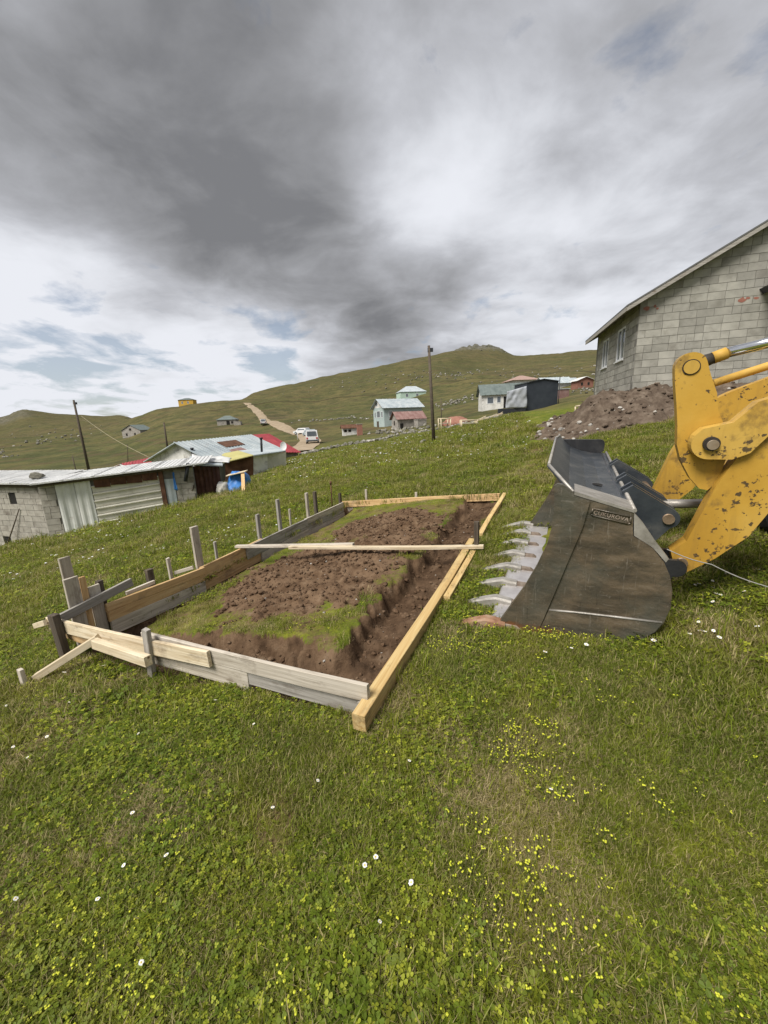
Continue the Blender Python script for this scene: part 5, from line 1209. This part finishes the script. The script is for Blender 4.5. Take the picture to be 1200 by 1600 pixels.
# corrugated shed
B_ = gp(96, 837); Bd = Vector((.945, .326, 0)); S2, _ = facade('metal_shed', 'long shed clad in white corrugated sheets with rusty trim', 'shed', (B_.x - .35, B_.y - .12, 0), (B_.x - .35 + Bd.x, B_.y - .12 + Bd.y, 0), B_.z - .35)
def s2(px, py, y=0.0): return loc_hit(S2, px, py, y)
x0, x1, x2, x3, x4, x5 = s2(92, 790).x, s2(122, 790).x, s2(148, 790).x, s2(252, 770).x, s2(275, 765).x, s2(305, 760).x
ztl, ztr = s2(92, 752).z, s2(252, 732).z
def roofz(x): return ztl + (ztr - ztl) * (x - x0) / (x3 - x0)
bm = bmesh.new(); prism(bm, [(x0 - .45, -.5), (x5, -.5), (x5, roofz(x5) - .04), (x0 - .45, roofz(x0 - .45) - .04)], lambda p, o: Vector((p[0], o, p[1])), .06, .25); bw2 = bm_obj('back_wall', bm, MATS['mortar'], S2)
for a, b in ((x0, x1), (x1 + .01, x2)):
    bm = bmesh.new(); corr(bm, Matrix.Translation((a, .02, -.3)), b - a, roofz((a + b) / 2) - .06 + .3, .22, .03); o = bm_obj('door_sheet', bm, MATS['white_sheet'], S2)
nS = 6; zb0, zb1 = s2(200, 822).z, s2(200, 755).z
for k in range(nS):
    za, zc_ = zb0 + (zb1 - zb0) * k / nS, zb0 + (zb1 - zb0) * (k + 1) / nS
    bm = bmesh.new(); n_ = 14
    prof_ = [(0, .0), (.16, .012), (.70, .012), (.80, .06), (.92, .06), (1.0, .01)]
    for i, (f, dd) in enumerate(prof_[:-1]):
        f2, d2 = prof_[i + 1]; H_ = zc_ - za
        bm.faces.new([bm.verts.new((xx, .035 - dv, za + ff * H_ + .18 * (xx - x2) / (x3 - x2))) for xx, ff, dv in ((x2 + .02, f, dd), (x3, f, dd), (x3, f2, d2), (x2 + .02, f2, d2))])
    bmesh.ops.remove_doubles(bm, verts=bm.verts, dist=.0005); bm_obj('wall_sheet', bm, MATS['cream_sheet'], S2)
for k in range(4):
    a, b = x2 + .12 + (x3 - x2 - .14) * k / 4, x2 + .12 + (x3 - x2 - .14) * (k + 1) / 4 - .01
    bm = bmesh.new(); corr(bm, Matrix.Translation((a, -.045, roofz(a) - .36 + .02 * (k % 2))), b - a, .31, .18, .015); bm_obj('rusty_sheet', bm, MATS['rust'], S2)
bm = bmesh.new(); box(bm, x3 + .01, x3 + .14, -.03, .05, -.35, roofz(x3) - .05); bm_obj('corner_post', bm, MATS['rust'], S2)
bm = bmesh.new(); corr(bm, Matrix.Translation((x3 + .15, .03, -.3)), x4 - x3 - .17, roofz(x3) - .08 - .0, .2, .02); bm_obj('grey_sheet', bm, MATS['zinc_roof'], S2)
bm = bmesh.new(); box(bm, x3 + .16, x4 - .04, -.012, -.0, -.25, .55); bm_obj('rusty_patch', bm, MATS['rust'], S2)
lay_blocks(S2, bw2, (x0 - .45, .06, 0), (1, 0, 0), .43, -.25, roofz(x0 - .2) - .1, .2, .4, 'block_shed', seed=13, proud=.02)
lay_blocks(S2, bw2, (x4, .06, 0), (1, 0, 0), x5 - x4, -.25, roofz(x4), .2, .4, 'block_shed', seed=12, proud=.02)
for k in range(6):
    a, b = x0 - .5 + (x5 + .5 - x0 + .5) * k / 6, x0 - .5 + (x5 + .5 - x0 + .5) * (k + 1) / 6 - .01
    bmr = bmesh.new(); ribbed_roof(bmr, (a, -.28, roofz(a) + .015), (b, -.28, roofz(b) + .015), (b, 2.2, roofz(b) + .10), (a, 2.2, roofz(a) + .10), 6, .025, .02); bm_obj('roof_sheet', bmr, MATS['bright_zinc'], S2)
bm = bmesh.new(); prism(bm, [(x0 - .4, roofz(x0 - .4) - .10), (x5, roofz(x5) - .10), (x5, roofz(x5) - .01), (x0 - .4, roofz(x0 - .4) - .01)], lambda p, o: Vector((p[0], o, p[1])), -.12, -.06); bm_obj('roof_beam', bm, MATS['wood_dark'], S2)
# blue rag hanging on the shed
ra, rb = s2(268, 738), s2(277, 764); M2 = S2.matrix_world
tarp('blue_cloth', (M2 @ Vector((ra.x, -.06, rb.z)), M2 @ Vector((rb.x + .02, -.06, rb.z - .05)), M2 @ Vector((rb.x - .02, -.05, ra.z)), M2 @ Vector((ra.x + .06, -.05, ra.z))), 6, 10, .03, 5, 'blue_tarp', 'strip of blue plastic hanging beside the rusty shed post', 'cloth')
# dark plank and sticks against the block part
bm = bmesh.new(); p_, q_ = s2(296, 735, -.12), s2(290, 752, -.12); tube(bm, [M2 @ Vector((q_.x, -.15, q_.z)), M2 @ Vector((p_.x, -.15, p_.z + .25))], .06, 6); tag(bm_obj('flue_pipe', bm, MATS['black_metal']), 'short black flue pipe leaning out under the shed roof', 'pipe')
for i, (a, b) in enumerate((((288, 786), (303, 762)), ((296, 784), (303, 758)))):
    g_ = gp(*a); t_ = M2 @ Vector((s2(*b).x, -.02, s2(*b).z)); bm = bmesh.new(); tube(bm, [g_, t_], .02, 6); tag(bm_obj('stick', bm, MATS['wood_dark']), 'dark stick leaning on the block wall beside the brown shed', 'stick', 'sticks leaning on the wall')
# brown rusty shed
C_ = gp(309, 779); S3, _ = facade('rusty_shed', 'small shed of dark brown rusty corrugated sheets with a pale roof edge', 'shed', (C_.x, C_.y, 0), (C_.x + .90, C_.y + .42, 0), C_.z - .2)
w3 = loc_hit(S3, 347, 760).x; h3 = loc_hit(S3, 309, 727).z; h3b = loc_hit(S3, 347, 729).z
for k in range(3):
    a, b = w3 * k / 3, w3 * (k + 1) / 3 - .01; bm = bmesh.new(); corr(bm, Matrix.Translation((a, 0, 0)), b - a, h3 + (h3b - h3) * (k + .5) / 3, .14, .02); bm_obj('wall_sheet', bm, MATS['rust'], S3)
bm = bmesh.new(); box(bm, .02, w3 - .02, .04, 2.5, -.3, min(h3, h3b) - .05); bm_obj('inner_wall', bm, MATS['wood_dark'], S3)
bm = bmesh.new(); slab(bm, (-.1, -.2, h3 + .08), (w3 + .12, -.2, h3b + .08), (w3 + .12, 2.6, h3b + .2), (-.1, 2.6, h3 + .2), .05); bm_obj('roof', bm, MATS['zinc_roof'], S3)
bm = bmesh.new(); box(bm, 0, w3, -.10, .0, -.1, .10); bm_obj('foot_plank', bm, MATS['wood_grey'], S3)
# bright crumpled sheet over the gap
rA = at(300, 726, C_.y + .6); bm = bmesh.new()
tarp('roof_cover', (at(300, 724, C_.y + .5), at(358, 722, C_.y + .8), at(362, 715, C_.y + 1.8), at(300, 712, C_.y + 1.8)), 20, 8, .05, 9, 'bright_zinc', 'crumpled bright metal sheet covering the shed roofs', 'roof sheet'); bm.free()
# blue tarpaulin pile
def mound(name, c, rx, ry, rz_, seed, m, label, cat):
    bm = bmesh.new(); bmesh.ops.create_icosphere(bm, subdivisions=4, radius=1)
    for v in bm.verts:
        d = v.co.normalized(); k = 1 + .35 * (float(fbm(d.x * 2 + seed, d.y * 2 + d.z * 1.7, seed, 4)) - .5) * 2; v.co = Vector((d.x * rx * k, d.y * ry * k, max(d.z * rz_ * k, -.1)))
    o = bm_obj(name, bm, MATS[m], smooth=True); o.location = c; tag(o, label, cat); return o
pT = gp(368, 766); kT = ppm(pT)
mound('tarp_pile', pT + Vector((0, .3, 0)), 21 * kT, .6, 26 * kT, 3, 'blue_tarp', 'blue tarpaulin thrown over a pile beside the brown shed', 'tarpaulin')
mound('sack', gp(352, 770) + Vector((0, -.05, 0)), 11 * kT, .35, 17 * kT, 5, 'sack', 'pale sack slumped at the foot of the blue tarpaulin', 'sack')
tag(board('plank', at(355, 742, pT.y), at(385, 735, pT.y + .1), .03, .5, 'pine_pale', None), 'pale board lying on top of the blue tarpaulin pile', 'plank')
tag(board('plank', gp(383, 768) + Vector((0, 0, -.05)), at(382, 738, pT.y), .12, .05, 'pine_orange', None, up=(1, 0, 0)), 'upright brown plank propping the pile of blue tarpaulin', 'plank')

# ------------------------------------------------------------------ long grey-roofed house and neighbours
def roofed(name, label, cat, pts, yv, wall, roof, gable, ribs=10):
    pass
yG = 21.0
E0 = empty('long_house', (at(280, 760, yG).x, yG, at(280, 745, yG).z)); bpy.context.view_layer.update(); tag(E0, 'long low house with a patched pale grey metal roof and a whitewashed gable', 'house'); MI = E0.matrix_world.inverted()
gA, gT, gB = at(236, 718, yG + 1.6), at(278, 692, yG), at(335, 722, yG - 1.4)
rT = at(392, 680, yG + 9.5); rB = rT + (gB - gT); rA2 = rT + (gA - gT)
def poly_obj(name, pts, th, m, parent, nrm):
    bm = bmesh.new(); A = [bm.verts.new(MI @ Vector(p)) for p in pts]; B = [bm.verts.new(MI @ (Vector(p) + Vector(nrm) * th)) for p in pts]; n = len(pts); bm.faces.new(A); bm.faces.new(B[::-1])
    for i in range(n): bm.faces.new((A[i], B[i], B[(i + 1) % n], A[(i + 1) % n]))
    return bm_obj(name, bm, MATS[m], parent)
dn = (rT - gT).normalized()
poly_obj('gable_wall', [gA - Vector((0, 0, 3)), gA, gT, gB, gB - Vector((0, 0, 3))], .25, 'plaster_white', E0, dn)
poly_obj('side_wall', [gB - Vector((0, 0, 3)), gB - Vector((0, 0, .1)), rB - Vector((0, 0, .1)), rB - Vector((0, 0, 3))], .25, 'plaster_white', E0, (gT - gB).normalized() * 1.0)
bm = bmesh.new(); o_ = -dn * .35; ex = (gB - gT).normalized() * .5; up_ = Vector((0, 0, .05))
bmA = bm; nsh = 6
for k in range(nsh):
    f0, f1 = k / nsh, (k + 1) / nsh - .004; a0_, a1_ = gT + o_ + up_, rT + up_; b0_, b1_ = gB + ex + o_ + up_, rB + ex + up_
    bmr = bmesh.new(); ribbed_roof(bmr, MI @ b0_.lerp(b1_, f0), MI @ b0_.lerp(b1_, f1), MI @ a0_.lerp(a1_, f1), MI @ a0_.lerp(a1_, f0), 4, .03, .03); bm_obj('roof_sheet', bmr, MATS['zinc_roof'], E0)
bmA.free()
bmr = bmesh.new(); slab(bmr, MI @ (gA + o_ + up_ - (gT - gA).normalized() * .5), MI @ (rA2 + up_ - (gT - gA).normalized() * .5), MI @ (rT + up_ + Vector((0, 0, -.01))), MI @ (gT + o_ + up_ + Vector((0, 0, -.01))), .04); bm_obj('roof_back', bmr, MATS['zinc_roof'], E0)
for (f0, f1, g0_, g1_) in ((.36, .62, .22, .48),):
    P = lambda f, g: MI @ ((gT + o_).lerp(rT, f).lerp((gB + ex + o_).lerp(rB + ex, f), g) + up_ + Vector((0, 0, .05)))
    bmr = bmesh.new(); slab(bmr, P(f0, g1_), P(f1, g1_), P(f1, g0_), P(f0, g0_), .02); bm_obj('rusty_patch', bmr, MATS['rust'], E0)
    bmr = bmesh.new(); slab(bmr, P(.30, .78), P(.52, .76), P(.50, .58), P(.33, .60), .02); bm_obj('rusty_patch', bmr, MATS['faded_red'], E0)
# lean-to with the yellowish sheet
yL = yG - 1.9
E1 = empty('lean_to', (at(385, 740, yL).x, yL, at(385, 745, yL).z - .5)); bpy.context.view_layer.update(); tag(E1, 'lean-to with yellowish roof sheet, brown front and cream end wall', 'shed'); MI = E1.matrix_world.inverted()
poly_obj('roof_sheet', [at(350, 722, yL), at(396, 711, yL + .6), at(372, 704, yL + 3), at(330, 712, yL + 2.4)], .04, 'yellow_sheet', E1, (0, 0, -1))
poly_obj('roof_sheet', [at(397, 711, yL + .6), at(447, 704, yL + 2.2), at(425, 698, yL + 4.4), at(373, 704, yL + 3)], .05, 'zinc_roof', E1, (0, 0, -1))
poly_obj('front_wall', [at(352, 752, yL + .3), at(396, 746, yL + .85), at(396, 712, yL + .85), at(352, 722, yL + .3)], .1, 'rust', E1, (-.3, 1, 0))
poly_obj('front_wall', [at(396, 746, yL + .86), at(418, 741, yL + 1.5), at(418, 710, yL + 1.5), at(396, 713, yL + .86)], .1, 'plaster_white', E1, (-.3, 1, 0))
poly_obj('front_wall', [at(418, 742, yL + 1.51), at(447, 735, yL + 2.2), at(447, 706, yL + 2.2), at(418, 710, yL + 1.51)], .1, 'cream_sheet', E1, (-.3, 1, 0))
dsh = at(443, 697, yL + 2.1); bm = bmesh.new(); n = 20; rg = []
for r_, d_ in ((0, .06), (.12, .045), (.22, .01)): rg.append([bm.verts.new(dsh + Vector((r_ * math.cos(2 * math.pi * k / n) * .8, -.05 + d_ , r_ * math.sin(2 * math.pi * k / n) * 1.1))) for k in range(n)])
for a, b in zip(rg, rg[1:]):
    for k in range(n):
        try: bm.faces.new((a[k], a[(k + 1) % n], b[(k + 1) % n], b[k]))
        except ValueError: pass
bmesh.ops.remove_doubles(bm, verts=bm.verts, dist=.001); tube(bm, [dsh + Vector((0, .02, -.1)), dsh + Vector((0, .15, -.45))], .02, 6)
tag(bm_obj('satellite_dish', bm, MATS['pvc']), 'white satellite dish on the end of the lean-to roof', 'dish')
for (px, p0_, p1_, lab) in ((409, 706, 686, 'black stove pipe rising from the lean-to roof'), (301, 712, 702, 'short dark pipe on the edge of the long grey roof')):
    a, b = at(px, p0_, yL + 1.2), at(px - 1, p1_, yL + 1.2); bm = bmesh.new(); tube(bm, [a, b], .06, 8); tube(bm, [b, b + Vector((0, 0, .08))], .09, 8); tag(bm_obj('stove_pipe', bm, MATS['black_metal']), lab, 'pipe')
# red roofs
E2 = empty('red_roof_house', (at(430, 700, 32).x, 32, at(430, 715, 32).z)); bpy.context.view_layer.update(); tag(E2, 'low house with a plain crimson metal roof beyond the grey roof', 'house'); MI = E2.matrix_world.inverted()
q = [at(404, 706, 30), at(470, 707, 31.5), at(420, 678, 36), at(388, 680, 34)]
for k in range(5):
    f0, f1 = k / 5, (k + 1) / 5 - .005; bmr = bmesh.new(); ribbed_roof(bmr, MI @ q[0].lerp(q[1], f0), MI @ q[0].lerp(q[1], f1), MI @ q[3].lerp(q[2], f1), MI @ q[3].lerp(q[2], f0), 3, .03, .03); bm_obj('roof_sheet', bmr, MATS['red_roof'], E2)
poly_obj('front_wall', [q[0] + Vector((.2, .3, -1.6)), q[1] + Vector((-.3, .3, -1.6)), q[1] + Vector((-.3, .3, -.04)), q[0] + Vector((.2, .3, -.04))], .15, 'rubble_wall', E2, (-.2, 1, 0))
poly_obj('end_wall', [q[1] + Vector((-.3, .3, -1.6)), q[2] + Vector((-.3, .3, -2.6)), q[2] + Vector((-.3, .3, -.1)), q[1] + Vector((-.3, .3, -.04))], .15, 'rubble_wall', E2, (-1, .1, 0))
E3 = empty('red_roof_house', (at(205, 745, 27).x, 27, at(205, 755, 27).z)); bpy.context.view_layer.update(); tag(E3, 'crimson sheet roof and white gable showing behind the white corrugated shed', 'house'); MI = E3.matrix_world.inverted()
q = [at(186, 741, 25), at(238, 733, 25.6), at(235, 715, 28), at(192, 724, 27.4)]
for k in range(3):
    f0, f1 = k / 3, (k + 1) / 3 - .005; bmr = bmesh.new(); ribbed_roof(bmr, MI @ q[0].lerp(q[1], f0), MI @ q[0].lerp(q[1], f1), MI @ q[3].lerp(q[2], f1), MI @ q[3].lerp(q[2], f0), 3, .03, .03); bm_obj('roof_sheet', bmr, MATS['red_roof'], E3)
poly_obj('gable_wall', [at(152, 755, 25.2), at(212, 755, 25), at(205, 732, 25), at(185, 726, 25.1), at(160, 736, 25.2)], .2, 'plaster_white', E3, (0, 1, 0))
poly_obj('roof_sheet', [at(158, 738, 24.9), at(186, 726, 24.8), at(190, 724, 27.4), at(162, 735, 27.4)], .04, 'faded_red', E3, (0, 0, -1))

# ------------------------------------------------------------------ poles and wires
def pole(px0, py0, px1, py1, r0, r1, label, name='utility_pole', depth=None, m='wood_pole', fit=None):
    b = gp(px0, py0) if depth is None else at(px0, py0, depth); t_ = at(px1, py1, b.y); b = b - (t_ - b).normalized() * .4
    bm = bmesh.new(); tube(bm, [b, b.lerp(t_, .5), t_], [r0, (r0 + r1) / 2, r1], 10); o = bm_obj(name, bm, MATS[m]); o2 = None; tag(o, label, 'pole')
    if fit:
        d = (t_ - b).normalized(); bm = bmesh.new(); box(bm, -.07, .20, -.05, .05, -.09, .09, Matrix.Translation(b.lerp(t_, .96))); bm_obj('bracket', bm, MATS['black_metal'], o)
    return b, t_
_, tl = pole(141, 745, 115, 625, .12, .075, 'tall dark leaning pole carrying wires behind the white corrugated shed', depth=33, fit=1)
_, tc = pole(678, 692, 670, 540, .10, .065, 'tall dark wooden pole standing on the brow of the meadow', fit=1)
pole(262, 702, 256, 660, .10, .07, 'dark pole rising behind the whitewashed gable', depth=40)
pole(121, 746, 113, 712, .06, .04, 'thin short pole beside the leaning wire pole', depth=36)
pole(200, 722, 199, 694, .05, .04, 'thin pole on the pasture below the lone stone house', depth=60)
pole(690, 664, 689, 622, .07, .05, 'thin pole behind the brow pole near the teal house')
pole(465, 683, 464, 672, .05, .04, 'slim pale post beside the dirt track bend', depth=60, m='pvc')
for i, (px, py) in enumerate(((236, 716), (258, 700))):
    e_ = at(px, py, 24 if i == 0 else 39); s_ = at(127 + i * 2, 650 + 6 * i, 33); bm = bmesh.new()
    pts = [s_.lerp(e_, k / 12) - Vector((0, 0, .25 * math.sin(math.pi * k / 12))) for k in range(13)]; tube(bm, pts, .014, 5); tag(bm_obj('wire', bm, MATS['wire']), ('slack wire from the leaning pole down to the whitewashed gable', 'slack wire from the leaning pole to the dark pole behind the gable')[i], 'wire')
# ------------------------------------------------------------------ cars on the track
def car(px, py, rz, label, body='car_white', van=False, L=4.3):
    p = gp(px, py); e = empty('parked_car', (p.x, p.y, p.z + .05), rad(rz)); tag(e, label, 'car', 'cars parked along the dirt track'); w = .86
    top = 1.9 if van else 1.48; prof = ([(-2.1, .35), (2.1, .35), (2.15, .8), (1.9, 1.0), (1.3, 1.08), (.85, top), (-2.0, top), (-2.12, 1.0)] if van else [(-2.1, .35), (2.1, .35), (2.15, .75), (1.2, .95), (.55, top), (-1.35, top), (-1.75, 1.0), (-2.12, .92)])
    bm = bmesh.new(); prism(bm, prof, lambda q, o: Vector((q[0], o * (1 if q[1] < 1.05 else .88), q[1])), -w, w); bevel(bm, .05, 2); bm_obj('body', bm, MATS[body], e)
    bm = bmesh.new(); xb = -2.09 if van else -1.77
    slope = .0 if van else .28
    zz = ((1.12, top - .12))
    v = [bm.verts.new(q) for q in ((xb - .05, -.66, zz[0]), (xb - .05, .66, zz[0]), (xb - .05 + slope, .62, zz[1]), (xb - .05 + slope, -.62, zz[1]))]; bm.faces.new(v); bm_obj('rear_window', bm, MATS['glass'], e)
    for sg in (-1, 1):
        bm = bmesh.new(); v = [bm.verts.new(q) for q in ((-1.4, sg * (w + .005), 1.02), (.85, sg * (w + .005), 1.02), (.50, sg * (w * .9 + .005), top - .12), (-1.2, sg * (w * .9 + .005), top - .12))]; bm.faces.new(v); bm_obj('side_window', bm, MATS['glass'], e)
        bm = bmesh.new(); box(bm, -2.16, -2.08, sg * .68 - .1, sg * .68 + .1, .72, .95); bm_obj('tail_light', bm, MATS['red_lamp'], e)
        for xx in (-1.35, 1.35):
            bm = bmesh.new(); tube(bm, [(xx, sg * .70, .33), (xx, sg * .90, .33)], .33, 16); wh = bm_obj('wheel', bm, MATS['rubber'], e); bm = bmesh.new(); tube(bm, [(xx, sg * .895, .33), (xx, sg * .905, .33)], .19, 12); bm_obj('rim', bm, MATS['zinc_roof'], wh)
    bm = bmesh.new(); v = [bm.verts.new(q) for q in ((1.25, -.66, 1.0), (1.25, .66, 1.0), (.62, .62, top - .1), (.62, -.62, top - .1))]
    for q in v: q.co.x += .03
    bm.faces.new(v); bm_obj('windscreen', bm, MATS['glass'], e)
    bm = bmesh.new(); box(bm, -2.2, -2.1, -.8, .8, .38, .60); bm_obj('bumper', bm, MATS['car_dark'], e)
    return e
car(489, 694, 98, 'white van with a dark lower body seen from behind on the track', van=True)
car(484, 683, 120, 'grey car parked behind the white van on the track', body='zinc_roof')
car(473, 680, 150, 'white car at the bend of the dirt track', )
car(413, 667, 100, 'white van alone on the upper dirt track', van=True)

# ------------------------------------------------------------------ rubble walls, rocks, timber
rks = [rock('q%d' % i, 40 + i, 'stone' if i < 1 else 'rock_grey', .7, 1) for i in range(5)]
P_, Z_ = [], []
def strew(pts, n, spread, s0, s1):
    c = [gp(*p) for p in pts]
    for _ in range(n):
        f = random.uniform(0, len(c) - 1.001); i = int(f); p = c[i].lerp(c[i + 1], f - i); x, y = p.x + random.gauss(0, spread), p.y + random.gauss(0, spread); s = random.uniform(s0, s1); P_.append((x, y, onground(x, y) + s * .25)); Z_.append(s * .72)
strew([(470, 712), (500, 704), (530, 698), (562, 692), (600, 688)], 130, .6, .12, .42)
strew([(580, 690), (620, 680), (660, 674), (700, 668), (760, 658)], 110, .7, .1, .34)
strew([(-10, 700), (2, 708), (16, 716)], 60, 1.0, .25, .8)
strew([(540, 700), (600, 700), (650, 695), (690, 700)], 26, 1.6, .08, .3)
strew([(600, 672), (650, 674)], 60, 1.6, .2, .6)
strew([(480, 662), (540, 652), (575, 655)], 70, 4, .25, .8)
strew([(880, 612), (925, 612)], 40, 2.5, .15, .5)
strew([(60, 692), (100, 686), (60, 670)], 60, 12, .4, 1.4); strew([(620, 600), (680, 588), (720, 585)], 110, 16, .4, 1.5); strew([(780, 590), (860, 580), (920, 582)], 60, 22, .3, 1.2); strew([(500, 606), (560, 596)], 40, 20, .3, 1.2); strew([(690, 552), (740, 546), (790, 553)], 30, 10, .6, 2.0); strew([(690, 632), (740, 626)], 60, 4, .3, 1.0)
strew([(700, 668), (760, 655), (800, 648)], 50, .6, .1, .3)
scatter('loose_rocks', np.array(P_), np.array(Z_), RNG.uniform(0, 6.28, len(P_)), RNG.integers(0, 5, len(P_)), rks, 'pale stones of tumbled walls and outcrops over the hillside')
# red earth pile, white frames, stacked timber on the brow
pR = gp(716, 663); kR = ppm(pR); mound('brick_pile', pR + Vector((0, 1.2, 0)), 22 * kR, 1.2, 12 * kR, 8, 'brick_red', 'pile of crushed red brick on the brow of the meadow', 'brick pile')
for px, py, wp, hp_, rz_, lab in ((690, 672, 14, 18, 10, 'pale timber frame standing left of the crushed brick pile'), (722, 668, 22, 12, -4, 'low pale timber frame in front of the crushed brick pile')):
    p = gp(px, py); k = ppm(p); e = empty('trestle', p, rad(rz_)); tag(e, lab, 'frame')
    for x in (0, wp * k):
        for y_ in (0, .7):
            bm = bmesh.new(); tube(bm, [(x, y_, -.1), (x + (.05 if x else -.05), y_, hp_ * k)], .05, 6); bm_obj('leg', bm, MATS['pine_pale'], e)
    for y_ in (0, .7):
        bm = bmesh.new(); tube(bm, [(-.05, y_, hp_ * k), (wp * k + .05, y_, hp_ * k * .96)], .05, 6); bm_obj('rail', bm, MATS['pine_pale'], e)
    bm = bmesh.new(); box(bm, 0, wp * k, .05, .65, hp_ * k * .55, hp_ * k * .62); bm_obj('shelf', bm, MATS['wood_white'], e)
for i in range(16):
    p = gp(742 + i * 2.6, 660 - i * .75); a = random.uniform(-.5, .9); L_ = random.uniform(.8, 1.6); d_ = Vector((math.cos(a), math.sin(a) * .4, random.uniform(.1, .5))) * L_ * .6
    tag(board('timber', p - d_ * .3 + Vector((0, .5, .15)), p + d_ + Vector((0, .5, .15)), .09, .06, random.choice(('wood_white', 'pine_pale')), None, nseg=1), 'pale timber offcut in the loose stack below the white cabin', 'timber', 'timber offcuts stacked below the cabin')
# white fence rails by the heap
p0, p1 = gp(899, 640), gp(921, 636)
for i, (a, b) in enumerate(((p0, p1),)):
    e = empty('trestle', a); tag(e, 'low white timber trestle beside the soil heap', 'trestle'); d = b - a; k = ppm(a)
    bm = bmesh.new(); tube(bm, [Vector((0, 0, 5 * k)), Vector((d.x, d.y, d.z + 5 * k))], .05, 6); bm_obj('rail', bm, MATS['pine_pale'], e)
    for f in (0, .5, 1): bm = bmesh.new(); tube(bm, [Vector((d.x * f, d.y * f, d.z * f - .1)), Vector((d.x * f, d.y * f, d.z * f + 5 * k))], .045, 6); bm_obj('leg', bm, MATS['pine_pale'], e)
